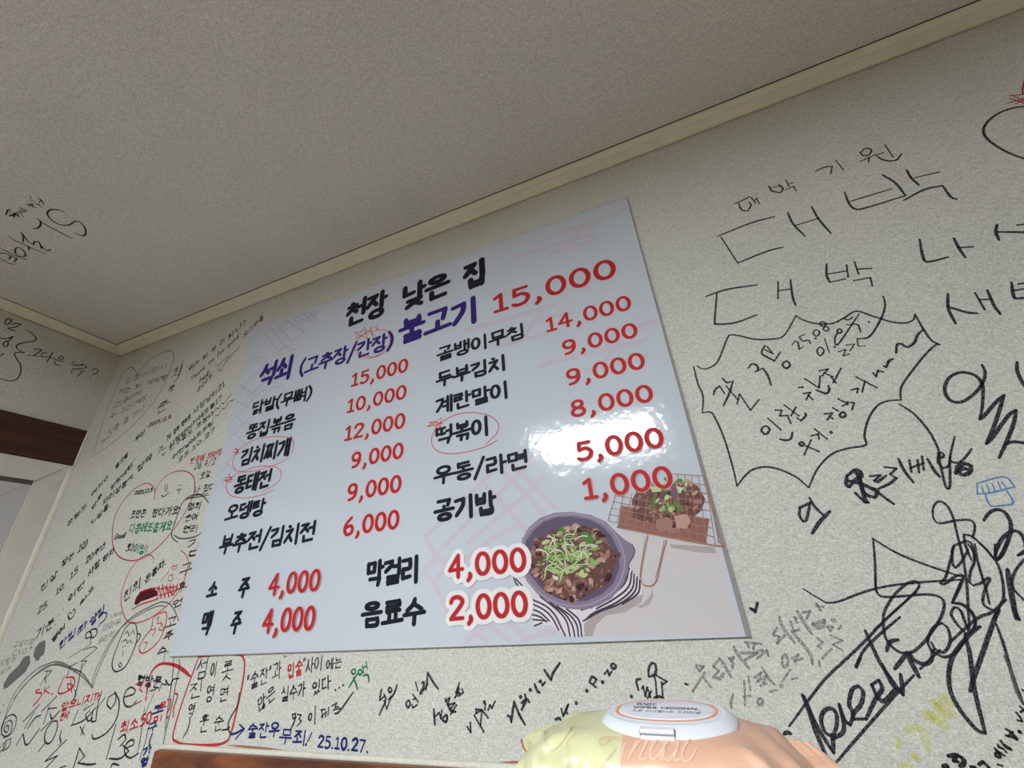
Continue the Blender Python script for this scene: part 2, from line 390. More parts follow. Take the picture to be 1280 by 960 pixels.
# ------------------------------------------------------------ ribbons
def smooth_path(pts, seg=5, corner=82, loops=False):
    if len(pts) < 3: return [pts]
    if loops and len(pts) == 5 and (Vector(pts[0]) - Vector(pts[-1])).length < 1e-6: corner = 181
    cuts = [0]
    for i in range(1, len(pts) - 1):
        a = Vector(pts[i]) - Vector(pts[i - 1]); b = Vector(pts[i + 1]) - Vector(pts[i])
        if a.length > 1e-9 and b.length > 1e-9 and math.degrees(a.angle(b)) > corner: cuts.append(i)
    cuts.append(len(pts) - 1)
    out = []
    closed = (Vector(pts[0]) - Vector(pts[-1])).length < 1e-6 and len(cuts) == 2
    for a, b in zip(cuts, cuts[1:]):
        p = [Vector(q) for q in pts[a:b + 1]]
        if len(p) == 2: out.append([tuple(q) for q in p]); continue
        pre = p[-2] if closed else p[0] * 2 - p[1]; post = p[1] if closed else p[-1] * 2 - p[-2]
        q = [pre] + p + [post]; line = []
        for i in range(1, len(q) - 2):
            for s in range(seg):
                t = s / seg
                line.append(tuple(.5 * ((2 * q[i]) + (q[i + 1] - q[i - 1]) * t + (2 * q[i - 1] - 5 * q[i] + 4 * q[i + 1] - q[i + 2]) * t * t + (3 * q[i] - q[i - 1] - 3 * q[i + 1] + q[i + 2]) * t ** 3)))
        line.append(tuple(p[-1])); out.append(line)
    return out
EPS = 1.5e-6
class Ink:
    """flat strokes and fills lying on one surface, gathered into one mesh"""
    def __init__(s, surf, d=.0003): s.to, s.put = SURF[surf]; s.v = []; s.f = []; s.mi = []; s.d = d; s.q = 0
    def path(s, pts, w, k=0, nib=0.0, taper=0.0, d=None, caps=True):
        d = s.d if d is None else d
        n = len(pts)
        if n < 2: return
        s.q += 1; d += s.q % 400 * EPS
        P_ = [Vector(p) for p in pts]
        L, R = [], []
        for i in range(n):
            a = P_[max(i - 1, 0)]; b = P_[min(i + 1, n - 1)]; t = (b - a)
            if t.length < 1e-9: t = Vector((1, 0))
            t.normalize(); nn = Vector((-t.y, t.x))
            u = i / (n - 1)
            ww = w * (1 + nib * (abs(t.y) - .5)) * (1 - taper * abs(2 * u - 1) ** 3 * .6)
            L.append(P_[i] + nn * ww / 2); R.append(P_[i] - nn * ww / 2)
            if caps and i in (0, n - 1): disc(s.v, s.f, s.mi, P_[i], ww / 2, ww / 2, s.put, d + EPS * (.33 if i else .66), k, 8)
        i0 = len(s.v)
        rise = 1e-6 if w > .018 else 0      # a wide stroke that laps over itself winds up a hair, like a coil
        for j, (a, b) in enumerate(zip(L, R)): s.v.append(s.put(a.x, a.y, d + rise * j)); s.v.append(s.put(b.x, b.y, d + rise * j))
        for i in range(n - 1): s.f.append((i0 + 2 * i, i0 + 2 * i + 1, i0 + 2 * i + 3, i0 + 2 * i + 2)); s.mi.append(k)
    corner = 82
    def stroke(s, pts, w, k=0, seg=5, loops=False, corner=82, **kw):
        for q in smooth_path(pts, seg, corner, loops=loops and corner > 40): s.path(q, w, k, **kw)
    def trace(s, txt, crop, mm, k=0, wob=0.25, d=None, taper=.5):
        x0, y0, sc = crop
        for st in P(txt):
            q = [s.to(x0 + x / sc, y0 + y / sc) for x, y in st]
            if len(q) == 1: disc(s.v, s.f, s.mi, q[0], mm * .0007, mm * .0007, s.put, s.d, k, 8)
            else: s.stroke(q, mm * .001, k, taper=taper, d=d, loops=True, corner=s.corner)
        return s
    def fill(s, txt, crop, k=0, d=None):
        x0, y0, sc = crop
        for st in P(txt):
            i = len(s.v)
            for x, y in st: u, v = s.to(x0 + x / sc, y0 + y / sc); s.v.append(s.put(u, v, s.d if d is None else d))
            s.f.append(tuple(range(i, len(s.v)))); s.mi.append(k)
        return s
    def text(s, txt, crop, x0, y0, x1, y1, h, mm, k=0, jit=.05, hv=None, seed=1, nib=0.0, gap=.12):
        """handwriting on a baseline; h = letter height in crop pixels towards the vertical vanishing point"""
        cx, cy, sc = crop
        A = (cx + x0 / sc, cy + y0 / sc); B = (cx + x1 / sc, cy + y1 / sc)
        if hv: H = (A[0] + hv[0] / sc, A[1] + hv[1] / sc)
        else:
            dx, dy = 573 - A[0], -560 - A[1]; l = math.hypot(dx, dy); H = (A[0] + dx / l * h / sc, A[1] + dy / l * h / sc)
        O = Vector(s.to(*A)); X = Vector(s.to(*B)) - O; Y = Vector(s.to(*H)) - O
        perp = Vector((-X.y, X.x)).normalized() * Y.length
        if not hv: Y = perp * .62 + Y * .38
        rnd = random.Random(seed + len(txt) * 7 + int(x0))
        g, W = layout(txt, gap)
        for ch in g:
            oy = rnd.uniform(-jit, jit)
            for st in ch:
                ox, oy2 = rnd.uniform(-jit, jit) * .6, rnd.uniform(-jit, jit) * .6
                q = []
                for a, b in st:
                    a += ox + rnd.uniform(-jit, jit) * .45; b += oy + oy2 + rnd.uniform(-jit, jit) * .45
                    p = O + X * (a / W) + Y * (1 - b); q.append((p.x, p.y))
                s.stroke(q, mm * .001 * rnd.uniform(.85, 1.1), k, seg=3, nib=nib, taper=.4)
        return s
    def boxtext(s, txt, BL, TR, rel, k=0, d=None, slope=.045, gap=.07, grow=0.0, nib=.22):
        u0, v0 = s.to(*BL); u1, v1 = s.to(*TR)
        g, W = layout(txt, gap); h = v1 - v0
        w = min(rel * h, .2 * (u1 - u0) / W)
        ix = w / 2
        for ch in g:
            for st in ch:
                q = [(u0 + ix + (u1 - u0 - 2 * ix) * a / W, v0 + ix + (h - 2 * ix) * (1 - b) + slope * (0)) for a, b in st]
                if slope:
                    mx = sum(p[0] for p in q) / len(q)
                    q = [(p[0], p[1] + slope * (p[0] - mx)) for p in q]
                s.stroke(q, w + grow, k, seg=5, nib=nib, taper=.12, d=d)
        return s
    def build(s, name, mats, parent, label=None):
        o = mesh_obj(name, s.v, s.f, mats, parent, midx=s.mi)
        if label: o['label'] = label
        return o

# ------------------------------------------------------------ menu board
print_white = mat('glossy printed sheet', srgb(204, 212, 224), .09, .55)
nt = print_white.node_tree; b = nt.nodes['Principled BSDF']
tc = nt.nodes.new('ShaderNodeTexCoord'); nz = nt.nodes.new('ShaderNodeTexNoise'); nz.inputs['Scale'].default_value = 55; nz.inputs['Detail'].default_value = 2
bp = nt.nodes.new('ShaderNodeBump'); bp.inputs['Strength'].default_value = .16; bp.inputs['Distance'].default_value = .002
nt.links.new(tc.outputs['Object'], nz.inputs['Vector']); nt.links.new(nz.outputs['Fac'], bp.inputs['Height']); nt.links.new(bp.outputs[0], b.inputs['Normal'])
core = mat('grey board edge', srgb(150, 146, 146), .6, .3)
BX0, BX1, BZ0, BZ1 = -1.232, .0557, WZ - .0775, WZ + .887
board = tag(empty('menu_board', (BX0, 0, BZ0)), 'large glossy white menu board with black dish names and red prices on the scribbled wall', 'menu board')
def bpart(o):
    o.parent = board; o.matrix_parent_inverse = Matrix.Translation(-Vector((BX0, 0, BZ0))); return o
# the panel is traced to its four corners (its lower right corner stands a little wider)
TLc, TRc, BRc, BLc = [on_back(*p, .005) for p in ((316, 411), (783.6, 246.3), (939.3, 796.3), (212, 821.5))]
def slab(name, c, d0, d1, m_):
    d0 = max(d0, .0013)
    vs = [(u, -d0, v) for u, v in c] + [(u, -d1, v) for u, v in c]
    return bpart(mesh_obj(name, vs, [(3, 2, 1, 0), (4, 5, 6, 7), (0, 1, 5, 4), (1, 2, 6, 5), (2, 3, 7, 6), (3, 0, 4, 7)], m_))
slab('backing_panel', (TLc, TRc, BRc, BLc), 0, .005, core)
TRp, BRp = on_back(783, 246.8, .006), on_back(932.5, 796, .006)
slab('printed_sheet', (on_back(316, 411, .006), TRp, BRp, on_back(212.3, 820.3, .006)), .005, .006, print_white)
CA, CB, CC, CD, CE, CF, CG = (200, 240, 3.556), (520, 240, 3.556), (220, 480, 4), (500, 460, 3.556), (210, 660, 4), (500, 640, 4), (640, 570, 4.267)
ink_black = mat('printed black', srgb(30, 34, 42), .5, .12)
ink_purple = mat('printed purple', srgb(58, 40, 120), .5, .12)
ink_red = mat('printed red', srgb(186, 44, 52), .5, .12)
ink_halo = mat('printed white outline', srgb(238, 238, 240), .3, .4)
ink_orange = mat('thin orange red outline', srgb(226, 190, 184), .5, .2)
mauve = mat('pale mauve print', srgb(208, 200, 216), .14, .5)
lilac = mat('pale lilac print', srgb(188, 190, 208), .12, .5)
pen_red = mat('red ballpoint', srgb(214, 52, 44), .5, .2)
# pale ornaments
CLOUDS = [((CB, "455,283 640,228 780,190"), (CB, "600,275 700,245 795,213"), (CB, "630,182 745,150 940,70"), (CB, "640,172 700,160 795,160"), (CB, "665,240 685,205"), (CB, "690,235 710,190"), (CB, "720,180 735,150")),
          ((CB, "222,613 420,560 610,500"), (CB, "355,690 470,660 580,630"), (CB, "490,640 530,560"), (CB, "515,590 560,530"), (CB, "540,570 610,552 695,540")),
          ((CB, "550,773 690,735 850,700 1025,657"), (CB, "760,795 900,760 1025,732"), (CB, "820,655 960,605 1070,574"), (CB, "845,745 880,700"), (CB, "860,690 840,650"))]
for gset in CLOUDS:
    a = Ink('board', .00005)
    for c, s_ in gset: a.trace(s_, c, 11.5, 0, taper=0)
    bpart(a.build('cloud_print', mauve, None))['label'] = 'pale mauve cloud ornament'
a = Ink('board', .00005); a.corner = 20
a.trace("110,750 280,600 330,655 160,830 110,750; 370,510 470,620 620,790; 500,430 690,620; 430,440 560,560 660,680; 280,600 430,440 470,420; 330,655 480,520 600,400; 300,780 560,560 640,480; 160,830 300,960; 110,900 160,830", CD, 10.0, 0, taper=0)
bpart(a.build('lattice_print', mauve, None))['label'] = 'pale mauve lattice ornament'
a = Ink('board', .00005)
a.fill("690,262 735,208 790,262", CG, 0)
bpart(a.build('lattice_print', mauve, None))['label'] = 'pale mauve triangle above the bowl picture'
a = Ink('board', .00005); a.corner = 20
a.trace("120,300 190,230 240,270 170,350 120,300; 170,350 240,500; 240,240 350,370 470,500; 240,500 330,420; 330,230 480,120; 335,646 480,520 560,440; 350,580 430,644; 440,560 545,642; 520,520 635,636; 610,640 780,590; 480,120 600,60", CF, 10.0, 0, taper=0)
bpart(a.build('lattice_print', mauve, None))['label'] = 'pale mauve lattice ornament'
a = Ink('board', .00005); a.corner = 20
a.trace("466,632 560,580 640,540 700,530; 480,650 600,590 690,560 705,528; 466,632 520,700 570,690; 500,612 560,690 640,625 560,570; 530,600 590,665; 590,560 640,620; 610,575 690,545; 505,720 570,690 600,700 520,725; 640,540 690,590; 660,530 700,570", CA, 3.6, 0, taper=0)
bpart(a.build('lattice_print', lilac, None))['label'] = 'fine lilac lattice ornament'
a = Ink('board', .00005); a.corner = 20
a.trace("385,750 420,735 480,740 380,860 345,900; 355,880 420,800 520,850 440,930; 420,735 470,800; 360,860 430,950; 480,870 545,865 600,960; 400,900 470,840; 340,930 400,960", CA, 2.6, 0, taper=0)
a.trace("320,0 400,60 320,150; 330,110 430,0; 400,60 450,20; 270,270 350,190 420,230 330,330 250,400; 290,250 360,310 420,260; 240,400 290,350; 225,440 260,400 300,440; 300,160 340,200 440,100; 390,110 460,180; 220,480 250,520", CC, 2.6, 0, taper=0)
bpart(a.build('lattice_print', lilac, None))['label'] = 'fine lilac lattice ornament'

DISH = [('천장', (429, 412), (487, 365), .13), ('낮은', (500, 391), (564, 336), .13), ('집', (578, 366), (610, 319), .13),
 ('닭발(무뼈)', (312, 521), (393, 480), .115), ('똥집볶음', (305, 552), (372, 514), .115), ('김치찌개', (297, 585), (367, 545), .12), ('동태전', (289, 620), (343, 584), .125),
 ('오뎅탕', (279, 654), (335, 621), .125), ('부추전/김치전', (271, 695), (398, 649), .12), ('골뱅이무침', (545, 454), (657, 402), .115), ('두부김치', (544, 486), (634, 441), .125),
 ('계란말이', (543, 520), (637, 474), .12), ('떡볶이', (543, 559), (613, 518), .12), ('우동/라면', (541, 608), (661, 560), .125), ('공기밥', (541, 655), (621, 611), .13),
 ('소', (256, 750), (276, 725), .15), ('주', (295, 749), (316, 719), .15), ('맥', (247, 796), (270, 762), .11), ('주', (285, 794), (306, 761), .15), ('막걸리', (455, 736), (527, 692), .13), ('음료수', (449, 787), (534, 744), .13)]
for i, (t, bl, tr, r) in enumerate(DISH):
    if t == '천장': bl = (429, 413); tr = (487, 359)
    o = bpart(Ink('board', .00040).boxtext(t, bl, tr, r * 1.38).build('lettering', ink_black, None)); o['label'] = 'black lettering ' + t
for t, bl, tr, r in (('석쇠', (320, 487), (371, 441), .13), ('(고추장/간장)', (372, 472), (494, 412), .115), ('불고기', (496, 434), (600, 367), .13)):
    o = bpart(Ink('board', .00040).boxtext(t, bl, tr, r * 1.3).build('lettering', ink_purple, None)); o['label'] = 'purple lettering ' + t
PRICE = [('15,000', (615, 394), (768, 320), .17), ('15,000', (437.6, 485), (511.5, 446), .16), ('10,000', (432, 518), (509.5, 479), .16), ('12,000', (429, 553), (508, 514), .16), ('9,000', (437, 587), (506, 551), .17),
 ('9,000', (432, 628), (503.5, 591.5), .17), ('6,000', (427, 672), (501, 635), .17), ('14,000', (682, 417), (787, 367), .16), ('9,000', (703, 446), (795, 401), .17), ('9,000', (708, 484), (804, 438), .17),
 ('8,000', (713, 524), (814, 478), .17), ('5,000', (721, 579), (827, 532), .17), ('1,000', (729, 627), (838, 580), .17), ('4,000', (334, 746), (404, 709), .16), ('4,000', (326, 793), (398, 755), .16),
 ('4,000', (560, 725), (658, 682), .17), ('2,000', (561, 778), (660, 736), .17)]
for i, (t, bl, tr, r) in enumerate(PRICE):
    a = Ink('board', .00040)
    if i in (15, 16): a.boxtext(t, bl, tr, r, 1, d=.00200, slope=0, grow=.0185, gap=.15)
    a.boxtext(t, bl, tr, r, 2, d=.00215 if i > 10 else .0004, slope=0, grow=.0022, gap=.15)
    a.boxtext(t, bl, tr, r, 0, d=.00222 if i > 10 else .00048, slope=0, gap=.15)
    o = bpart(a.build('price', [ink_red, ink_halo, ink_orange], None)); o['label'] = 'red price ' + t
# pen rings and stars
for lab, tr in (('thin red pen ring around a dish name', [("885,735 870,700 885,650 940,620 1000,615 1022,640 1015,690 980,720 930,740 890,725; 905,720 950,735 1000,715", CA)]),
                ('red pen star and note above the ring', [("868,655 910,600 925,655 865,625 935,615 868,655; 930,615 950,600; 938,625 955,640; 935,598 948,650; 955,600 968,612; 965,590 972,612", CA)]),
                ('thin red pen ring around a dish name', [("575,270 520,262 430,270 350,300 300,345 285,395 300,430 360,440 450,420 520,395 565,368; 575,262 590,300 580,345", CC)]),
                ('small red pen star', [("290,325 315,330 300,355 300,318 315,345 285,340", CC)]),
                ('thin red pen ring around a dish name', [("300,450 400,415 480,412 520,430 525,465 500,500 430,540; 300,450 258,490 255,530 280,560 350,570 430,555 490,530", CC)]),
                ('red pen star', [("240,470 285,465 250,492 268,445 275,490 235,480 285,478", CC)]),
                ('thin red pen ring around a dish name', [("165,255 230,215 310,198 390,210 435,245 430,290 380,340; 165,255 142,310 150,355 200,380 290,375 380,350 432,322", CD)]),
                ('red pen star', [("120,262 185,222 175,270 130,240 190,245 120,262; 150,235 185,265", CD)])):
    a = Ink('board', .0006)
    if 'star' in lab: a.corner = 20
    for s_, c in tr: a.trace(s_, c, 1.7, taper=.1)
    o = bpart(a.build('pen_mark', pen_red, None)); o['label'] = lab

# ------------------------------------------------------------ the printed food picture on the board (flat print)
FOOD = [('tabletop', (212, 207, 210)), ('soft shadow', (182, 170, 170)), ('cloth light', (228, 222, 230)), ('cloth stripe', (78, 68, 84)), ('bowl rim', (142, 130, 154)), ('bowl inside', (104, 92, 116)),
        ('meat a', (142, 104, 96)), ('meat b', (112, 78, 76)), ('meat c', (168, 128, 116)), ('meat d', (196, 160, 144)), ('meat e', (74, 48, 52)), ('green a', (150, 182, 110)), ('green b', (190, 208, 150)), ('green c', (92, 132, 70)),
        ('copper', (176, 128, 112)), ('tray', (150, 106, 98)), ('purple leaf', (120, 92, 116)), ('rim light', (170, 158, 178)), ('white bit', (222, 222, 206))]
fm = [mat('photo print ' + n, srgb(*c), .16, .4) for n, c in FOOD]
FI = {n: i for i, (n, c) in enumerate(FOOD)}
a = Ink('board', .0001)
rnd = random.Random(11)
lay = [.00012]
def nx(): lay[0] += .0000027; return lay[0]
def ff(n, s_): a.fill(s_, CG, FI[n], d=nx())
def ft(n, s_, mm, taper=.2): a.trace(s_, CG, mm, FI[n], d=nx(), taper=taper)
ff('tabletop', "560,400 1100,470 1222,950 380,965 400,900 600,780 640,640")
ff('soft shadow', "390,962 380,900 420,860 560,800 700,735 690,780 600,835 500,850 450,900 430,962")
ff('soft shadow', "660,800 700,790 740,740 748,700 756,745 735,790 690,812")
ff('soft shadow', "840,470 1080,485 1090,520 1000,515 850,490")
ff('cloth light', "5,640 60,640 150,750 300,815 460,790 560,720 620,592 660,630 700,688 690,738 600,780 500,812 420,850 385,890 382,958 300,962 250,940 215,905 180,900 115,905 100,860 85,760 40,690")
for q in ("625,600 600,680 520,750 420,810", "640,615 620,700 540,765 450,815", "652,630 640,710 560,780 440,835 400,865", "668,645 655,722 580,785 470,830 380,880", "682,660 672,732 590,790", "610,640 560,720 470,785 370,822",
          "95,760 180,800 230,850 265,920 285,960", "100,785 170,820 215,865 250,930", "100,815 150,835 200,880", "105,845 150,858 185,885", "110,872 185,880", "150,750 240,820 290,880 310,962", "200,780 280,840 320,900 335,962",
          "240,800 310,850 345,900 355,962", "290,815 345,860 365,900 372,962", "20,655 60,700 90,750", "8,648 30,690 80,740", "120,906 160,890"):
    ft('cloth stripe', q, 3.0)
ff('bowl rim', "45,520 55,440 90,380 150,330 230,302 320,298 420,315 500,350 560,410 600,445 640,470 655,500 645,540 625,570 620,620 590,690 530,760 460,800 380,820 300,815 220,790 140,740 80,670 50,600")
ff('bowl inside', "62,515 78,450 115,398 170,350 240,326 320,322 410,338 480,374 532,430 572,515 574,600 540,680 480,738 400,772 320,778 240,760 160,710 100,640 72,580")
ft('rim light', "52,500 70,430 120,370 200,325 300,308 400,322 490,360 550,420 595,520 598,600 565,690 500,750 400,795 300,798 200,765 120,705 70,640", 2.4)
ft('cloth stripe', "640,470 655,505 645,540 625,572 622,600", 1.6)
def inside(poly, x, y):
    c = False; n = len(poly)
    for i in range(n):
        (x1, y1), (x2, y2) = poly[i], poly[(i + 1) % n]
        if (y1 > y) != (y2 > y) and x < (x2 - x1) * (y - y1) / (y2 - y1) + x1: c = not c
    return c
def blobs(poly, n, r0, r1, kinds, sx=1.0):
    pl = P(poly)[0]; xs = [p[0] for p in pl]; ys = [p[1] for p in pl]; k = 0
    while k < n:
        x, y = rnd.uniform(min(xs), max(xs)), rnd.uniform(min(ys), max(ys))
        if not inside(pl, x, y): continue
        r = rnd.uniform(r0, r1); m_ = rnd.randint(6, 9); rot = rnd.uniform(0, 6.3)
        pts = []
        for i in range(m_):
            t = 2 * math.pi * i / m_; rr = r * rnd.uniform(.55, 1.15); u, v = rr * math.cos(t) * 1.35 * sx, rr * math.sin(t) * .75
            pts.append('%.1f,%.1f' % (x + u * math.cos(rot) - v * math.sin(rot), y + u * math.sin(rot) + v * math.cos(rot)))
        ff(rnd.choice(kinds), ' '.join(pts)); k += 1
MEAT = "95,505 140,440 220,395 300,375 400,372 465,410 515,470 565,535 545,600 530,660 450,715 350,775 270,765 200,730 150,670 110,600"
ff('meat b', MEAT)
blobs(MEAT, 150, 12, 26, ['meat a', 'meat b', 'meat c', 'meat a', 'meat e', 'meat d'])
blobs(MEAT, 60, 4, 9, ['meat d', 'meat e', 'meat c', 'bowl inside'])
GR = "150,470 160,425 250,400 300,375 350,400 400,400 470,440 440,520 460,570 420,580 400,640 330,640 260,670 180,610 175,550"
blobs(GR, 56, 9, 22, ['green a', 'green b', 'green c', 'green a', 'purple leaf'])
for _ in range(84):
    x, y = 290 + max(-120, min(120, rnd.gauss(0, 68))), 510 + max(-95, min(95, rnd.gauss(0, 58))); t = rnd.uniform(0, 6.28); l = rnd.uniform(30, 75); c = rnd.uniform(-.9, .9); q = []
    for i in range(5): q.append('%.1f,%.1f' % (x, y)); x += l / 4 * math.cos(t); y += l / 4 * math.sin(t); t += c * .5
    ft(rnd.choice(['green b', 'green a', 'green b', 'green c', 'white bit']), ' '.join(q), rnd.uniform(1.2, 2.6))
for q in ("280,430 290,520 300,560", "180,600 240,620 300,600 350,560 355,520", "255,670 280,610 350,590", "200,560 300,620 360,590", "175,640 190,590 240,570"): ft('green b', q, 2.8)
ff('green c', "360,410 400,405 440,440 430,470 390,460"); ff('green a', "415,540 470,570 450,585 420,580"); ff('white bit', "215,635 250,645 245,665 222,655")
# grill basket
ff('tray', "585,265 1050,335 1035,468 565,378")
for i in range(13):
    u = i / 12
    x0, y0, x1, y1 = 545 + 0 * u, 215, 0, 0
    xa = 590 + (1030 - 590) * u; ya = 78 + (108 - 78) * u; xb = 512 + (1085 - 512) * u; yb = 345 + (478 - 345) * u
    if u < .9: ft('copper', '%.0f,%.0f %.0f,%.0f' % (xa + (xb - xa) * .42 * (u < .62), ya + (yb - ya) * .42 * (u < .62), xb, yb), 1.3)
    else: ft('copper', '%.0f,%.0f %.0f,%.0f' % (xa, ya, xb, yb), 1.3)
for i in range(9):
    u = i / 8
    xa = 590 + (512 - 590) * u; ya = 78 + (345 - 78) * u; xb = 1030 + (1085 - 1030) * u; yb = 108 + (478 - 108) * u
    t0 = .55 if u < .4 else 0
    ft('copper', '%.0f,%.0f %.0f,%.0f' % (xa + (xb - xa) * t0, ya + (yb - ya) * t0, xb, yb), 1.3)
ft('copper', "560,380 1085,478 1095,450", 2.4); ft('copper', "1022,105 1060,240 1095,400", 1.8)
G2 = "640,235 665,190 720,150 780,160 850,150 930,135 990,160 1030,230 1010,290 960,330 950,385 880,400 800,400 760,370 700,345 645,330"
ff('meat b', G2); blobs(G2, 70, 9, 20, ['meat a', 'meat b', 'meat c', 'meat e', 'meat d']); blobs(G2, 30, 4, 8, ['meat d', 'meat e', 'meat c'])
blobs("740,180 780,110 860,130 960,130 940,200 900,290 840,300 760,290 735,230", 30, 9, 20, ['green a', 'green c', 'green b', 'purple leaf', 'green c'])
ff('purple leaf', "850,165 870,150 885,190 875,240 850,210"); ff('green b', "735,165 780,160 800,190 750,195"); ff('meat c', "770,340 830,325 860,350 850,395 790,405 765,380"); ff('meat d', "865,320 930,310 955,345 930,390 880,385"); ff('white bit', "885,165 915,170 900,195")
ft('copper', "725,425 700,540 686,640 695,680 730,694 760,680 778,640 800,540 825,450", 1.8); ft('meat d', "712,430 692,560 682,640 700,686", 1.0); ft('meat c', "812,450 790,560 765,650", 1.0)
ff('copper', "1075,330 1094,385 1104,430 1100,460 1088,400")
o = bpart(a.build('food_photo', fm, None)); o['label'] = 'printed food picture of meat in a bowl and on a grill basket'

# ------------------------------------------------------------ writing on the walls and ceiling
INK = [('black marker ink', (40, 42, 54)), ('grey pencil', (104, 100, 98)), ('faded grey ink', (140, 138, 136)), ('red marker ink', (196, 40, 48)), ('green marker ink', (28, 132, 104)), ('navy ink', (34, 44, 108)),
       ('light blue pen', (92, 146, 196)), ('faded yellow highlighter', (234, 234, 150)), ('grey smudge', (112, 112, 112)), ('brown paint smear', (168, 116, 84)), ('dark red scribble', (84, 14, 26)), ('thin black pen', (36, 34, 40)), ('green felt pen', (40, 120, 72))]
im = {k: mat(n, srgb(*c), .55, .15) for k, (n, c) in zip(('K', 'P', 'F', 'R', 'G', 'N', 'B', 'Y', 'S', 'W', 'D', 'k', 'g'), INK)}
def breakup(key, amt, sc=420):
    # dry or faded ink: the embossed paper shows through in specks
    m_ = im[key]; nt = m_.node_tree; b_ = nt.nodes['Principled BSDF']
    tc = nt.nodes.new('ShaderNodeTexCoord'); n = nt.nodes.new('ShaderNodeTexNoise'); n.inputs['Scale'].default_value = sc; n.inputs['Detail'].default_value = 2
    r_ = nt.nodes.new('ShaderNodeMapRange'); r_.inputs['From Min'].default_value = .42; r_.inputs['From Max'].default_value = .62
    r_.inputs['To Min'].default_value = max(0, amt - .25); r_.inputs['To Max'].default_value = min(1, amt + .25)
    nt.links.new(tc.outputs['Object'], n.inputs['Vector']); nt.links.new(n.outputs['Fac'], r_.inputs['Value']); nt.links.new(r_.outputs[0], b_.inputs['Alpha'])
for k_, v_ in (('Y', .36), ('F', .55), ('P', .8), ('S', .9), ('W', .8), ('K', .93), ('k', 1.0), ('R', .92), ('B', .85)): breakup(k_, v_)
WALL = {'back': wall_back, 'left': wall_left, 'ceil': ceiling}
cnt = [0]
def note(surf, label, *ops, name='handwriting'):
    cnt[0] += 1
    cols = []
    a = Ink(surf, .00025 + .000004 * cnt[0])
    for op in ops:
        kind, col = op[0], op[1]
        if col not in cols: cols.append(col)
        k = cols.index(col)
        if kind == 't': a.trace(op[4], op[2], op[3], k)
        elif kind == 'f': a.fill(op[3], op[2], k)
        elif kind == 'w':  # text: col, crop, mm, text, x0,y0,x1,y1,h
            a.text(op[4], op[2], *op[5], mm=op[3] * (1.22 if col in 'kP' else 1.08), k=k, **(op[6] if len(op) > 6 else {}))
    return a.build(name, [im[c] for c in cols], WALL[surf], label)
R1 = (860, 160, 3.048); R2 = (860, 370, 4); R3 = (980, 520, 4.267); R4 = (980, 720, 4); R5 = (1160, 680, 6); R5b = (1160, 560, 6.858); R6 = (1120, 380, 4); R0 = (1160, 80, 6); RG = (840, 720, 5.818); RB = (1120, 820, 6.857)
note('back', 'small black writing wishing a jackpot', ('t', 'k', R1, 3.6, "178,289 220,270 235,262; 193,288 205,312 228,316 240,296 233,283; 240,264 258,286; 250,280 262,268 272,290; 308,222 320,240 352,247 362,232 345,215; 318,228 350,222; 372,198 385,222; 380,214 402,208; 372,236 402,222 412,240; 485,166 520,150 550,146 543,176; 563,124 592,160; 660,92 672,80 690,78 698,90 685,104 665,104 655,92; 655,128 715,102; 690,112 688,130; 715,104 745,94; 750,64 782,112; 722,108 745,122 790,124 814,98"))
note('back', 'large black marker word in two syllables', ('t', 'K', R1, 4.2, "112,413 240,362 330,338; 126,416 190,515 300,470 362,455; 380,322 400,365 445,412; 470,300 500,350 545,402; 410,372 495,345; 597,244 612,285 640,310 700,298 828,258; 740,178 790,210 828,258; 618,280 775,232; 833,160 850,190 880,218; 862,190 958,168; 822,276 900,235 970,220 1000,262 1025,272"))
note('back', 'second marker word above the cloud outline', ('t', 'K', R1, 4.2, "68,642 150,615 264,598; 110,632 102,735 112,747 180,742 262,712; 343,585 343,650; 345,620 388,614; 390,578 398,640 410,676; 528,518 528,560 540,588 600,575; 604,522 610,568; 535,556 605,545; 634,510 650,558; 645,538 700,535; 630,582 695,570 702,602"))
note('back', 'black marker syllables at the right edge', ('t', 'K', R1, 4.6, "882,424 895,490 915,510 992,492; 1013,420 1030,455 1057,494; 1030,456 1085,453; 1178,368 1172,395 1185,428; 1178,396 1280,397 1300,396; 1253,370 1300,365; 990,632 992,690 1020,746; 992,682 1060,702 1103,706; 1093,628 1130,692; 1140,618 1165,675 1190,710; 1112,655 1155,652; 1232,588 1240,640 1255,650 1300,643; 1240,620 1300,610; 1258,595 1300,588"))
note('back', 'big black arc with a red crown above it', ('t', 'K', R0, 4.4, "780,318 720,320 640,330 550,360 470,410 425,465 415,500 430,545 490,600 600,665 720,710 790,735"), ('t', 'R', R0, 2.6, "595,295 720,258 780,235; 610,240 720,228 780,215; 610,258 720,292 780,310; 655,300 720,270 780,250; 712,225 708,200 718,150 725,100; 625,235 720,275"))
note('back', 'black cloud outline around a message', ('t', 'K', R2, 3.4, "45,348 65,362 100,362 150,325 195,215 215,195 260,200 340,217 430,215 470,205 500,170 540,98; 540,98 570,118 640,138 720,138 780,110 840,76 920,100 1010,128 1080,136 1125,120 1135,92; 1135,92 1170,155 1215,220 1258,243; 1258,243 1235,248 1180,300 1080,430 1062,480 1065,520; 1065,520 1000,525 945,550 900,620 882,700 888,745 800,762 720,790 650,860 603,958; 603,958 540,905 450,865 380,855 320,870 280,905 245,952; 245,952 225,860 180,710 130,600 105,580 72,585; 72,585 75,500 50,440 28,352; 975,0 985,40 975,90 940,160 905,205 880,212 850,215; 1055,540 1130,590 1200,670 1240,740 1262,800"))
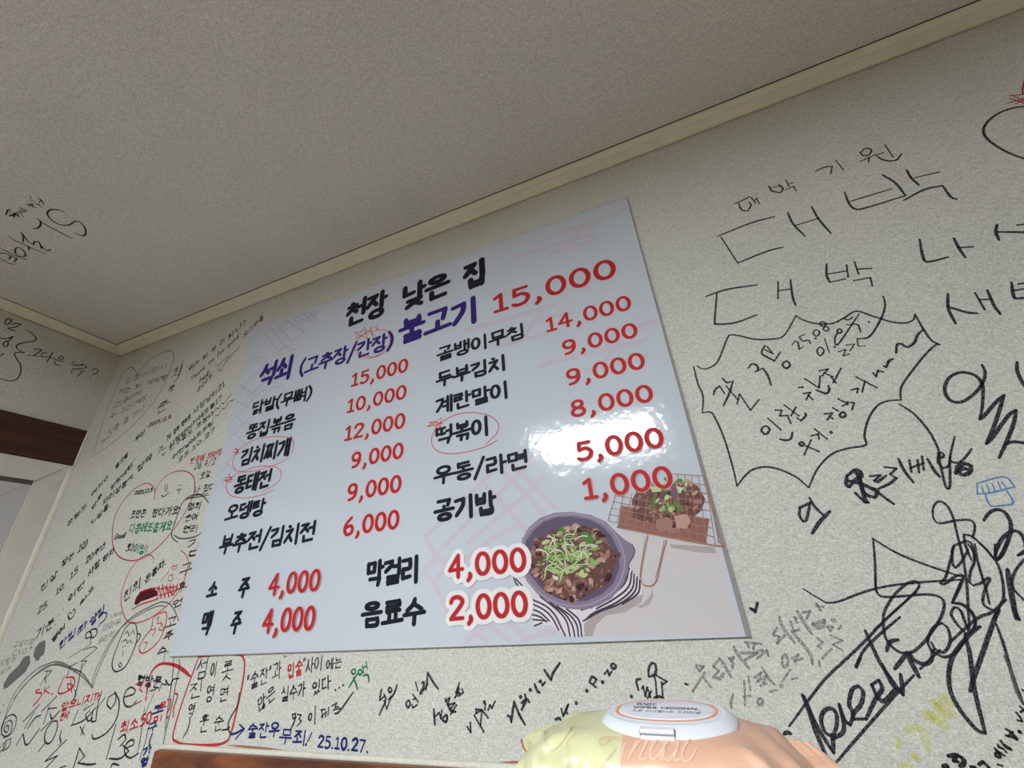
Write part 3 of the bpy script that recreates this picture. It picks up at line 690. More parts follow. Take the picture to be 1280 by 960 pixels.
note('back', 'marker message and date inside the cloud outline', ('t', 'K', R2, 4.0, "128,495 135,470 158,450 182,488; 172,412 192,432 212,430; 225,425 205,490 178,548; 190,450 250,520; 245,540 258,490 312,572 355,518; 302,360 320,340 345,348 350,372 335,378; 350,372 375,362 400,400 415,447; 385,248 368,285 400,308 428,322; 385,268 415,285; 395,252 425,290; 430,328 462,280; 492,325 510,345 492,362 472,345 492,325"),
     ('t', 'K', R2, 3.0, "520,245 535,225 550,235 556,268 575,255; 585,192 555,205 575,225 602,222 612,238; 637,213; 642,168 658,185 642,202 626,186 642,168; 672,128 690,140 675,152 660,140 672,128; 690,152 705,165 690,176 676,165 690,152; 660,255 680,275 662,299 645,277 660,255; 683,215 706,283; 733,255; 757,164 770,176 757,187 745,175 757,164; 748,182 735,210 735,237 755,236 855,90; 775,110 800,120 825,105; 790,142 820,146; 815,140 850,145 862,182; 905,130; 750,280 788,268 775,300 808,290; 790,246 832,240 810,275; 845,212 850,250 885,250"),
     ('t', 'K', R2, 4.0, "388,650 408,668 388,692 366,670 388,650; 400,612 465,670; 436,570 470,572 458,600 500,598; 480,545 555,600; 500,605 515,638; 515,600 540,555; 545,610 565,624 588,600 585,585; 458,715 490,722 515,712 522,682; 552,458 575,455; 578,488 612,482 590,520; 600,495 625,520; 640,470 690,488 706,470 702,448; 585,415 655,460 660,400; 655,375 700,365 670,400; 680,385 725,405; 725,435 765,362; 715,405 740,435; 680,590 722,585 695,620; 705,600 725,615; 725,560 750,575; 750,515 800,540 770,550; 795,530 830,535 820,570; 775,580 788,595 772,608 758,596 775,580; 570,730 580,742 565,750 556,738 570,730; 580,795 615,720; 590,750 655,778; 615,700 650,690 655,715; 632,665 695,715; 715,682; 815,470 850,462 845,485; 840,405 945,460; 870,480 885,425"),
     ('t', 'K', R2, 4.4, "925,385 940,403 950,372 975,380; 978,350 990,357 1005,325 1025,315; 1040,285 1045,245 1065,240 1095,255 1130,235 1148,195 1175,168"))
note('back', 'black marker phrase below the cloud outline', ('t', 'K', R3, 3.4, "838,195 852,210 838,225 822,210 838,195; 820,215 822,250 850,280 880,262 885,215; 820,195 840,290 860,370 872,390 884,375 885,300 885,220 910,110; 885,235 905,248 940,245 975,210 1000,175"),
     ('t', 'K', R3, 5.8, "915,308 930,268 965,255 998,265 990,300 955,314 925,298 950,280 975,283; 335,320 332,365 348,380 380,340 410,325 408,300 380,288 335,320; 375,290 400,330 420,400 450,425 485,435 498,400 470,385; 340,345 420,365 490,400; 380,410 432,462; 400,310 430,440 450,462"),
     ('t', 'K', R3, 4.4, "490,400 530,430 585,470; 458,322 515,315 480,345 500,350 545,318; 535,272 600,280 565,310 595,330; 610,228 640,290 690,355; 505,388 560,362 602,330; 668,235 680,300; 672,280 712,262; 712,235 720,302; 735,215 745,288; 720,262 745,252; 765,228 800,290 830,325; 80,490 98,483 140,462; 85,490 82,530 102,563 118,555 130,510 140,458; 135,435 165,485 208,527"), ('t', 'K', R3, 5.6, "245,508 190,565 150,627"))
note('back', 'light blue pen drawing of a cup', ('t', 'B', R3, 2.4, "1027,360 1172,325 1232,378 1110,408 1030,417 1030,362; 1075,420 1085,455 1105,483 1165,478 1222,462 1185,397; 1055,375 1062,405; 1080,365 1095,405; 1110,360 1125,400; 1140,352 1158,392; 1160,350 1185,385"))
note('back', 'bold looping marker letters at the right edge', ('t', 'K', R6, 4.8, "430,305 445,340 437,385 400,440 340,485 290,490 255,465 243,420 265,370 310,345 360,345 405,365 430,400 435,440 430,520 418,577; 418,577 440,560 500,490 540,455; 540,455 520,520 490,610 450,700; 450,700 480,670 560,560 600,530; 600,530 590,590 560,670 515,770; 545,705 580,690 650,695 700,700; 605,290 607,340 640,405 680,440"))
note('back', 'thin line drawing of a bow shape', ('t', 'K', R3, 3.2, "470,652 600,730 760,795 955,860; 475,655 485,780 490,920 500,945"), ('t', 'K', R4, 3.2, "98,66 210,134; 210,134 270,128 400,80 520,50 700,30 890,18"))
note('back', 'large looping signature in black marker', ('t', 'K', R4, 3.5, "455,0 458,60 475,95 510,105 600,100 700,92 760,98 795,120 800,155 780,215 730,290 700,330 650,375 600,385 560,370 520,330 500,280 497,200 515,150 560,85 620,35 660,28 675,45 655,80 560,170 450,270; 660,80 510,215 400,330 300,425 210,510 130,610 25,752; 360,455 400,370 480,290 580,205"),
     ('t', 'K', R4, 6, "92,595 120,660 160,780 215,912; 615,382 640,440 675,505; 360,455 380,410"), ('t', 'K', R4, 5, "100,600 150,720 200,810 248,885; 248,885 245,830 240,790; 240,800 205,780 185,720 200,675 235,662 262,690 262,750 240,815 285,790 300,750 275,640; 275,640 300,715 330,745 345,690 325,640 340,570 370,548 395,580 385,640 345,690 350,715 410,715; 410,715 455,620 490,565 475,520 435,545; 440,545 465,600 500,625 560,560; 145,855 180,890 215,912; 0,790 15,782 35,788; 405,272 440,350 490,450 595,595; 595,595 590,545 582,490; 490,440 540,540 595,590; 552,465 580,430 610,390; 512,375 530,330 570,318; 630,385 650,420 700,440 735,420 745,370"),
     ('t', 'K', R4, 3.5, "735,375 718,320 750,255 790,235 820,265 830,330 800,380 760,370 735,330; 740,375 800,405 860,380 910,310; 905,285 860,235 835,190 850,155 880,170 905,230 925,285; 890,18 860,90 840,135; 840,135 890,145 940,190 955,235 940,275 905,290"),
     ('t', 'K', R4, 5, "905,295 930,400 950,560 1005,785; 1005,785 960,765 880,670 830,570 825,470 850,390 920,300 980,252; 930,575 945,520 980,420 1050,220 1075,170"), ('t', 'K', R4, 3.5, "238,958 400,770 560,590 650,495; 680,465 780,370; 830,330 960,215 1040,180 1110,118; 1060,240 1100,350 1140,490 1195,640"))
note('back', 'dense looping scribble at the right edge', ('t', 'K', R5, 3.2, "190,15 180,60 185,150 205,180 245,140 275,90 300,40; 240,0 265,120 290,300 300,470 310,640; 195,20 160,150 130,250 90,295 125,300 200,245 250,230 265,250 230,340 180,440; 180,440 260,450 330,510 355,580 340,640 300,680; 300,0 340,60 345,140 320,200 310,280 340,312 400,290 450,250 465,262 440,310 415,380 415,450 470,490 520,500; 390,0 470,80 530,170 560,290 565,400 540,460 500,560; 350,0 370,120 410,260 440,360 460,450; 500,0 500,110 525,115 590,0; 540,0 500,90; 720,70 680,85; 760,80 700,140 650,210 630,280 650,350 740,440"),
     ('t', 'K', R5, 6, "595,190 610,290 635,430 660,560; 640,480 680,565"), ('t', 'K', R5b, 3.2, "45,600 40,530 60,480 95,458 140,475 180,520 215,600 240,700 270,830 300,960; 45,600 70,635 120,645 220,625 330,615 380,630 400,670 395,720 380,770; 305,740 320,830 370,960; 305,740 370,755 420,795 500,870 560,950; 200,960 215,850 270,820 330,798 375,830 400,960"), ('t', 'K', R5b, 4.6, "478,622 510,570 560,535 610,530 660,555 700,620 710,690 690,780 640,900 600,950 575,940 585,870 625,790 680,735 740,712 790,730 823,790 840,880; 770,920 830,880"))
note('back', 'faded grey words right of the board corner', ('t', 'F', RG, 5.0, "175,650 230,660 200,690 180,665; 150,840 240,700; 230,740 285,810; 300,740 340,690 300,660 345,600 375,640 430,735; 320,740 350,745 375,710; 415,600 450,590 430,620 415,600; 450,510 470,560 560,670; 440,670 445,630; 530,480 650,495; 545,490 560,520; 600,490 590,530; 500,560 580,560 660,540; 530,610 620,560; 620,600 690,540 700,580; 735,420 765,375; 735,430 780,440 765,490 820,430; 780,295 805,370 890,485; 860,330 890,400 925,390; 905,310 890,300 910,340; 910,255 960,340 1015,420; 950,265 1005,255 980,310; 1050,200 1080,250; 1050,220 1100,225; 1020,350 1060,340 1110,320 1100,360 1060,375 1020,350; 1175,323; 870,400 1000,560 1020,640"),
     ('t', 'F', RG, 4.0, "430,960 428,920 445,860; 525,760 530,850; 555,730 570,830; 520,880 570,870; 530,860 530,940; 600,740 650,700 620,770 690,720 660,780; 655,665 700,740 745,790; 640,800 690,780; 640,890 660,910 640,940 620,910 640,890; 710,840 760,830; 795,800; 800,600 830,570 840,640 810,660 800,600; 870,600 920,570 890,620 950,600; 800,770 860,680; 870,750 910,740; 1055,450 1095,480 1060,510 1085,530; 1150,400 1130,370 1170,370 1150,400; 1210,390 1230,360; 1150,430 1240,470 1170,500 1240,540; 1090,600 1160,530; 1070,620 1075,660"))
note('back', 'small black tick and dot beside the board', ('t', 'K', RG, 6, "570,235 605,262; 575,240 600,248; 605,262 622,195"), ('t', 'K', RG, 4, "95,783 108,788"))
note('back', 'faded yellow highlighter marks', ('t', 'Y', RB, 15, "250,500 310,510 290,540; 320,410 380,430; 360,400 380,470; 400,350 470,400; 390,500 480,490; 350,560 420,590"), ('t', 'Y', RB, 9, "80,640 150,620 210,620; 215,620 250,700 270,800; 130,840 180,880; 40,945 120,930; 0,700 30,740; 0,770 30,780; 150,850 190,890"))
note('back', 'small grey notes in the bottom right corner', ('t', 'k', RB, 5, "445,858 480,855 520,850 545,860; 520,860 490,900 530,905; 545,860 580,890 572,930 545,945; 400,950 430,940 450,960; 640,950 680,955; 710,930 745,905 800,960"),
     ('t', 'k', RB, 3.2, "845,790 870,815 930,855; 850,835 880,830 890,865 860,860 850,835; 870,760 900,790 875,780; 895,725 940,780 990,805; 915,790 945,825; 930,760 980,790; 940,680 1010,700 1035,720; 940,625 990,660 1040,710; 960,690 1000,650; 870,930 910,940; 1060,650; 1030,485 1060,520; 1040,550 1080,560 1060,520; 1060,430 1095,460 1065,480; 1080,290 1097,300"), ('t', 'P', RB, 3.4, "930,0 965,80 1000,200 1040,320 1080,400"))
# under the board
R7 = (200, 800, 4.571); R8 = (420, 800, 4.571)
note('back', 'red marker outline around a column of names', ('t', 'R', R7, 5.0, "220,98 350,84 440,84 474,97 484,150 470,260 430,440 400,550 370,585 300,600 150,597 95,580 75,545 120,380 180,210 222,100; 175,208 140,170 90,142 40,134 -5,138"))
note('back', 'black pen names inside the red outline', ('w', 'k', R7, 3.2, '섬', (195, 240, 262, 225, 135)), ('w', 'k', R7, 3.0, '이', (283, 215, 320, 205, 92)), ('w', 'k', R7, 3.0, '롯', (345, 240, 408, 225, 115)),
     ('w', 'k', R7, 3.0, '진', (160, 345, 235, 325, 100)), ('w', 'k', R7, 3.0, '영', (258, 350, 300, 345, 100)), ('w', 'k', R7, 3.0, '면', (335, 360, 385, 345, 85)), ('w', 'k', R7, 3.0, '역', (155, 445, 190, 440, 85)), ('w', 'k', R7, 3.0, '훈', (220, 528, 270, 518, 110)), ('w', 'k', R7, 3.0, '순', (303, 525, 355, 515, 95)), ('t', 'k', R7, 3.6, "130,560 155,520 170,470 172,440; 455,300 440,380 400,450 390,500 405,540; 355,515 385,510 400,495"))
note('back', 'black and red pen saying about a glass and lips', ('w', 'K', R7, 3.6, '"술잔"과', (492, 300, 690, 215, 100)), ('w', 'K', R7, 3.4, '"', (705, 120, 725, 116, 28)), ('w', 'R', R7, 4.0, '입술', (728, 222, 812, 195, 90)), ('w', 'K', R7, 3.4, '"사이', (812, 190, 925, 172, 85)), ('w', 'K', R7, 3.2, '에는', (950, 175, 1035, 155, 62)),
     ('w', 'K', R7, 3.6, '많은', (560, 420, 660, 335, 90)), ('w', 'K', R7, 3.6, '실수가', (692, 350, 828, 320, 85)), ('w', 'K', R7, 3.6, '있다', (870, 320, 975, 275, 78)), ('t', 'K', R7, 3.4, "1003,285; 1025,272; 1047,258"))
note('back', 'black pen date and name with a long tail', ('t', 'K', R7, 4.0, "748,510 770,460 775,420 757,425 760,450 780,440; 785,425 808,428 795,450 808,465 785,490; 868,425 862,455 850,450 855,425 868,425; 888,380 885,480; 920,400 945,395; 922,440 950,410 945,440; 965,385 960,430; 925,400 930,445; 985,375 1010,360 1000,385 1020,380; 990,400 1030,390; 1000,420 1028,405 1105,298"))
note('back', 'blue pen line with an arrow and a date', ('t', 'N', R7, 4.4, "405,540 440,530 480,505; 455,483 483,508 430,568"), ('w', 'N', R7, 4.2, '술잔우', (497, 560, 678, 555, 88)), ('w', 'N', R7, 4.2, '무죄', (680, 590, 830, 605, 85)), ('t', 'N', R7, 4, "868,530 845,580; 835,597"), ('w', 'N', R7, 4.2, '25.10.27.', (900, 610, 1190, 640, 68)))
note('back', 'green felt pen word below the board', ('t', 'g', R7, 3.8, "1108,165 1118,180 1105,195 1095,180 1108,165; 1130,190 1105,230 1080,270; 1105,215 1120,250 1130,283; 1145,168 1155,185 1142,200 1133,182 1145,168; 1158,150 1165,190; 1178,125 1185,165; 1165,155 1180,150; 1160,205 1188,200 1195,240"))
note('back', 'bold black signatures below the board', ('t', 'K', R8, 4.2, "262,280 255,310 250,345; 250,345 278,320; 275,310 285,345 265,390 248,430; 275,345 290,395 318,320; 308,270 318,285 310,300 300,285 308,270; 350,255 330,310 300,340; 415,345 425,365 412,385 400,365 415,345; 440,310 455,335 440,340; 435,370 440,388 465,370; 455,330 470,355; 455,240 468,290; 480,300 500,270 505,240; 500,290 525,250; 525,185 520,240 515,285; 525,185 555,240 585,280; 480,310 495,300; 495,243"),
     ('t', 'K', R8, 4.6, "560,395 562,440 566,485; 562,440 590,415 600,450 605,400; 615,440 635,430 632,465 612,460 615,440; 625,350 650,330 640,370 680,360 650,400; 625,335 655,400 685,410; 655,425 690,370; 680,330 700,290 700,270 685,300 710,305; 705,245 690,290; 700,320 728,300 720,280"),
     ('t', 'K', R8, 4.6, "750,495 770,528; 770,528 768,470; 790,430 845,525; 825,490 835,400 800,395 800,420 830,400; 835,400 870,445; 850,400 855,365; 848,355; 870,400 880,370 890,390 910,350"),
     ('t', 'K', R8, 4.6, "980,432 995,440 1002,470; 1002,470 1010,410 1018,350; 1018,350 1045,420 1080,483; 1060,400 1085,345 1080,310; 1060,360 1090,340 1105,355; 1055,325; 1110,285; 1135,250 1150,290 1165,300; 1160,240 1170,230 1180,260 1195,240; 1190,170 1210,200 1230,230 1240,190 1280,130"))
RC5 = (640, 800, 3.048)
note('back', 'black marker date and doodle above the wipes', ('t', 'K', RC5, 4.4, "285,193; 310,170 322,150 305,140 295,160 320,180; 345,160; 352,130 365,115 370,135 380,120; 385,90 396,100 386,110 378,98 385,90; 165,303 180,298 186,305; 188,262 196,290 215,245 205,270 212,280; 245,240"),
     ('t', 'K', RC5, 4.0, "520,138 522,105 535,85 548,98 545,130 522,140; 540,130 548,160; 490,148 474,155 482,190; 495,185 500,175 508,215 515,180 528,218; 515,225 530,195; 548,165 552,220; 550,135 590,158 572,170; 570,160 575,222; 540,222 560,215 580,225; 455,215; 662,168 670,170"))
note('back', 'brown paint smear above the wooden rail', ('f', 'W', (180, 900, 5.333), "540,166 640,166 760,176 880,190 960,202 860,200 760,196 640,182"), ('f', 'W', (600, 880, 8), "165,592 240,575 360,568 480,575 700,600 700,680 300,680 250,620"), name='paint_smear')
# left part of the back wall
Q2 = (0, 420, 5.333); Q3 = (140, 440, 7.111); Q4 = (60, 570, 6.4); Q5 = (0, 690, 5.333); Q6 = (0, 800, 5.333); QA = (200, 240, 3.556); QC = (220, 480, 4)
note('back', 'thin pencil heart in the room corner', ('t', 'P', Q2, 3.0, "620,808 660,660 720,480 800,290 825,240 870,210 900,225 915,268; 915,268 930,235 1000,160 1080,112 1130,100 1155,115 1155,160 1130,240 1090,330 1040,420 960,520 850,630 740,720 620,805"),
     ('w', 'P', Q2, 2.6, '김정서영시', (830, 320, 1110, 215, 42)), ('w', 'P', Q2, 3.4, '거는 화. 예약함', (785, 395, 1110, 290, 40)), ('w', 'P', Q2, 3.0, '21(몸이여)', (755, 485, 945, 385, 42)), ('w', 'P', Q2, 3.0, '수 10년째...', (725, 560, 1020, 400, 42)), ('w', 'P', Q2, 3.0, '신용 좀 쓰나', (715, 665, 960, 495, 45)), ('w', 'P', Q2, 3.4, '꺄!', (670, 735, 745, 670, 40)))
note('back', 'black name running down beside the pencil heart', ('w', 'k', Q2, 4.0, '최', (1140, 285, 1195, 265, 75)), ('t', 'k', Q2, 4.2, "1220,162 1210,220 1190,270 1160,312"), ('w', 'k', Q2, 3.8, '욱', (1115, 390, 1160, 365, 55)), ('w', 'k', Q2, 3.8, '준', (1035, 525, 1120, 480, 80)), ('w', 'k', Q2, 3.4, '-2025.11.9.', (975, 615, 1145, 545, 26)), ('w', 'k', Q2, 4.0, '부산', (898, 712, 965, 655, 45)))
note('back', 'thank you note in black pen by the board top', ('w', 'k', Q3, 3.2, '뭐라 써 부 리 싸노??', (680, 185, 1190, -240, 62)), ('w', 'k', Q3, 2.8, 'Thank you for good', (700, 265, 1130, -130, 52)), ('w', 'k', Q3, 2.8, 'food!', (778, 275, 870, 195, 50)), ('w', 'k', Q3, 2.8, '2025.', (762, 358, 905, 205, 45)), ('t', 'k', Q3, 2.8, "920,120 965,105 940,165 985,155; 965,105 1005,60 1040,40; 960,175 1000,110 1090,0 1140,-50; 1000,90 1060,20"), ('w', 'k', QA, 3.0, '모그반응', (372, 650, 462, 562, 24)))
note('back', 'lines of tilted black pen writing left of the board', ('w', 'k', Q3, 3.2, '7살 둘와 왔어요', (482, 800, 700, 590, 60)), ('w', 'k', Q3, 3.2, '사장님이21', (725, 560, 1005, 300, 60)), ('w', 'k', Q3, 3.2, '사랑해여기에또올17', (512, 855, 975, 420, 55)), ('w', 'k', Q3, 3.2, '~ 친구들도 또왔나', (440, 945, 905, 560, 55)), ('t', 'k', Q3, 3.2, "860,590 890,530 900,545 930,500 950,505 980,450 1000,455 1065,368; 900,600 925,560 945,570 980,500 1000,510 1040,450 1095,418"),
     ('w', 'k', Q3, 3.2, '어떤날에도드림', (540, 960, 900, 640, 50)), ('w', 'k', Q3, 3.2, '25.10.27', (592, 985, 915, 700, 45)), ('w', 'k', Q3, 3.4, '7ㄴ', (408, 905, 480, 860, 60)))
note('back', 'red and black tilted notes next to the red heart', ('w', 'R', Q3, 3.6, '한국에 와야함', (690, 1000, 975, 910, 62)), ('w', 'k', QC, 3.0, '26.4/2', (88, 432, 195, 400, 36)), ('w', 'k', QC, 3.0, '오늘', (118, 480, 170, 462, 38)), ('w', 'k', QC, 3.0, '나 왔다', (88, 550, 192, 528, 38)), ('t', 'k', Q4, 3.0, "1100,350 1180,318 1280,298; 1110,345 1200,328 1290,312"))
note('back', 'red pen heart around a green and black message', ('t', 'R', Q4, 3.4, "850,355 855,280 830,235 790,218 740,235 680,275 620,340 560,430 525,530 515,640 525,730 560,795 620,830 700,835 800,795 900,710 990,610 1080,480 1150,350 1175,250 1165,170 1120,130 1060,120 980,140 910,195 870,260 850,300"))
note('back', 'black and green message inside the red heart', ('t', 'k', Q4, 3.8, "940,228 937,285; 958,228 952,285; 905,315 930,324 968,292; 1045,235; 1063,232; 1030,272 1065,264 1045,272 1050,300"), ('w', 'k', Q4, 3.2, '2025.12.5', (690, 312, 832, 285, 30)), ('w', 'k', Q4, 4.0, '조만콘', (650, 512, 775, 485, 70)), ('w', 'k', Q4, 4.0, '왔다가요', (825, 490, 1035, 465, 72)), ('w', 'G', Q4, 4.6, '다음에또올게요!', (640, 618, 1000, 598, 78)), ('w', 'k', Q4, 3.4, 'Good!', (532, 668, 622, 648, 42)), ('w', 'k', Q4, 4.0, '화', (620, 770, 678, 758, 75)), ('w', 'G', Q4, 4.6, '이팅!', (678, 775, 785, 785, 76)), ('t', 'k', Q4, 3.4, "1020,425 1050,415 1062,422"))
note('back', 'three names in a black pen outline', ('w', 'k', Q4, 3.6, '영희', (1110, 440, 1220, 425, 66)), ('w', 'k', Q4, 3.6, '순여', (1092, 525, 1192, 510, 60)), ('w', 'k', Q4, 3.6, '연리', (1072, 618, 1195, 608, 62)), ('t', 'k', Q4, 3.8, "1290,380 1250,330 1200,305 1130,325 1080,370 1050,430 1015,540 990,610 1000,660 1040,690; 1010,635 1060,660 1140,655 1200,635 1240,600"))
note('back', 'steep column of black syllables at the board edge', ('w', 'k', Q4, 4.0, '감', (1090, 815, 1215, 790, 150)), ('w', 'k', Q5, 3.8, '구', (1195, 165, 1275, 140, 85)), ('w', 'k', Q5, 3.8, '후', (1175, 275, 1235, 262, 75)), ('w', 'k', Q5, 3.8, '먼', (1150, 378, 1215, 350, 55)), ('w', 'k', Q5, 3.8, '고', (1100, 515, 1170, 495, 75)), ('w', 'k', Q5, 3.8, '주', (1090, 600, 1150, 570, 60)), ('w', 'k', Q5, 3.8, '스.', (1050, 690, 1130, 665, 60)), ('t', 'k', Q5, 2.6, "1105,660 1090,740"))
note('back', 'slanted black pen words near the window frame', ('w', 'k', Q4, 4.0, '군절도', (150, 575, 310, 405, 52)), ('w', 'k', Q4, 4.0, '여기0.', (345, 330, 495, 165, 48)), ('w', 'k', Q4, 4.0, '안주', (350, 440, 435, 320, 50)), ('w', 'k', Q4, 4.0, 'ㄴ성통.', (345, 555, 500, 400, 55)), ('w', 'k', Q4, 4.2, '자리성봄ㅋ.', (435, 400, 690, 175, 60)), ('w', 'k', Q4, 4.0, '맛있네한.', (500, 280, 690, 70, 50)), ('w', 'k', Q4, 4.0, '맞고쌈', (540, 110, 640, 0, 50)), ('w', 'k', Q4, 4.0, '장맥', (712, 135, 832, 20, 62)), ('t', 'k', Q4, 3.4, "650,75; 668,58; 683,40; 698,22"))
note('back', 'slanted notes with dates under the window corner', ('w', 'k', Q5, 4.2, '진상', (268, 275, 380, 160, 62)), ('w', 'k', Q5, 4.2, '찾는', (405, 110, 490, 35, 58)), ('w', 'k', Q5, 4.0, '10)', (520, 5, 580, -40, 60)), ('w', 'k', Q5, 3.8, '25.', (250, 415, 325, 355, 55)), ('w', 'k', Q5, 3.8, '10.', (370, 288, 435, 235, 50)), ('w', 'k', Q5, 3.8, '15', (465, 190, 520, 130, 55)), ('w', 'k', Q5, 4.0, '20주년', (570, 82, 700, -30, 55)), ('w', 'k', Q5, 4.2, '기분.', (235, 590, 375, 480, 85)), ('t', 'k', Q5, 3.2, "388,430 405,410; 420,385"), ('w', 'k', Q5, 4.2, '이번', (455, 340, 562, 225, 55)), ('w', 'k', Q5, 4.2, '사랑', (588, 170, 665, 85, 58)), ('w', 'k', Q5, 4.0, '하자', (685, 75, 760, 5, 55)), ('w', 'k', Q5, 4.2, '최고', (535, 360, 625, 245, 36)), ('w', 'k', Q5, 4.0, '영어', (345, 610, 432, 510, 52)), ('t', 'k', Q5, 3.6, "470,448 455,425 465,405 478,410; 478,410 492,378 502,395 485,435 462,450 455,425"))
note('back', 'navy and black phrase with a little flower', ('w', 'N', Q5, 5.0, '한빛', (388, 660, 500, 560, 72)), ('w', 'N', Q5, 4.6, '좌', (515, 560, 580, 490, 60)), ('w', 'N', Q5, 5.0, '양필', (600, 505, 695, 400, 75)), ('t', 'N', Q5, 4.2, "675,405 712,408 700,450 665,480; 665,480 658,500"), ('t', 'k', Q5, 4.2, "605,615 605,565; 605,565 575,575 572,545 600,530 612,560; 612,560 605,520 640,512 650,540 625,570 605,565"), ('t', 'P', Q5, 3.2, "460,705 600,620; 555,655 620,632 650,640 590,690 550,720"))
note('back', 'faint grey scribbled block', ('w', 'F', Q5, 2.6, '나이스', (740, 440, 810, 420, 30)), ('w', 'F', Q5, 2.8, '마마무', (680, 535, 800, 485, 52)), ('w', 'F', Q5, 2.6, '우리차', (650, 630, 760, 560, 52)), ('w', 'F', Q5, 3.2, '고상이덤', (85, 640, 225, 612, 44)), ('w', 'F', Q5, 3.2, 'CXG?', (80, 695, 205, 668, 42)), ('w', 'F', Q5, 3.2, '드림어', (-10, 770, 100, 735, 48)), ('w', 'F', Q5, 3.2, '배', (0, 825, 70, 790, 44)))
note('back', 'two solid grey smudges', ('f', 'S', Q5, "300,585 305,610 295,680 272,698 255,730 248,715 238,735 235,712 222,695 235,640 265,605"), ('f', 'S', Q5, "200,690 203,740 170,800 100,860 50,905 25,915 25,880 60,820 130,750 160,700 180,692"), name='smudge')
note('back', 'big double heart arcs in grey black pen', ('t', 'P', Q5, 3.8, "10,1190 60,1020 95,950 160,860 250,780 330,742 380,732 430,745 500,785 545,800; 620,905 640,830 700,690 760,580 830,480 900,420 1000,365 1070,335 1120,340 1160,380 1195,465"), ('t', 'P', Q5, 3.4, "5,1220 40,1100 110,960 180,870 280,790 380,745 480,785 560,840 615,905; 612,910 625,830 690,680 770,550 850,470 960,400 1060,360 1110,365; 90,980 200,850 300,770 370,752 450,770 540,800 610,890 620,905"))
note('back', 'black pen balloon with tiny marks in it', ('t', 'k', Q5, 3.8, "885,470 905,480 915,540 910,600 880,680 840,760 790,795 760,790 748,750 760,690 790,610 830,520 870,475 885,470; 915,545 935,550 930,580 905,610"), ('t', 'k', Q5, 2.8, "830,550 850,530 860,560 890,520 900,550; 815,600 840,585 850,610 870,585 880,610; 820,632; 835,628; 822,655 818,690; 803,737 813,752 802,768 792,752 803,737"))
note('back', 'red pen balloon and heart with a red scribble', ('t', 'R', Q5, 3.4, "1075,405 1105,400 1112,430 1100,500 1060,590 1000,650 950,675 930,655 935,620 970,560 1010,510 1020,450 1050,415 1075,405; 1040,450 1060,430 1050,480 1080,470 1060,520 1095,520 1080,480; 1010,520 1040,510 1030,545; 1018,550 1020,560; 960,605 985,600 960,660"),
     ('t', 'R', Q5, 2.8, "1020,75 1025,40 1000,18 975,20 925,50 870,120 825,220 808,310 820,400 850,460 890,475 960,460 1050,410 1150,320 1220,210 1250,110 1255,60 1240,20 1220,0 1205,-10; 1075,195 1130,125; 1155,122 1145,100 1160,90 1168,98; 1168,98 1182,82 1180,105 1155,122; 1125,188 1130,158 1150,155 1148,190 1125,188"),
     ('f', 'D', Q5, "895,350 905,310 925,280 960,252 1020,240 1050,262 1050,290 1000,310 940,330 915,352"), ('t', 'R', Q5, 4.0, "880,385 940,350 1000,330 1060,310; 930,270 1000,245 1060,240; 1045,320 1060,225 1075,310 1085,215 1100,310 1112,220 1125,305 1135,210 1145,295 1155,215 1162,285 1185,210 1175,270; 1050,250 1180,230; 1060,290 1180,255; 1100,230 1160,290"))
note('back', 'black pen names inside the second red heart', ('w', 'k', Q5, 4.2, '진희', (820, 345, 935, 245, 95)), ('w', 'k', Q5, 4.2, '돈봉자.', (965, 215, 1110, 80, 62)))
note('back', 'red pen words over black scrawl', ('t', 'R', Q6, 4.4, "268,330 240,335 245,352 275,352 278,370 250,410 220,437; 300,310 295,360; 330,308 300,335 330,355; 348,360; 432,240 400,310 390,352 420,355 470,330 500,305; 440,250 490,250 500,290 460,330 450,290 490,300; 470,260 480,350"), ('w', 'R', Q6, 4.4, '알으니지꺼', (400, 480, 670, 395, 62)), ('w', 'R', Q6, 4.4, '은사', (395, 545, 455, 520, 55)), ('w', 'R', Q6, 4.8, '최소', (800, 622, 915, 590, 85)), ('w', 'R', Q6, 4.8, '50', (930, 580, 1005, 545, 80)), ('w', 'R', Q6, 4.2, '모', (1060, 465, 1105, 450, 45)), ('w', 'R', Q6, 4.2, '미', (1020, 550, 1080, 535, 40)), ('t', 'R', Q6, 4.2, "1115,400 1140,395 1135,440 1120,480; 1165,355 1185,370 1160,450 1155,515; 1118,515; 985,285 975,400; 905,295 950,290 930,330 950,345; 900,430 945,405"))
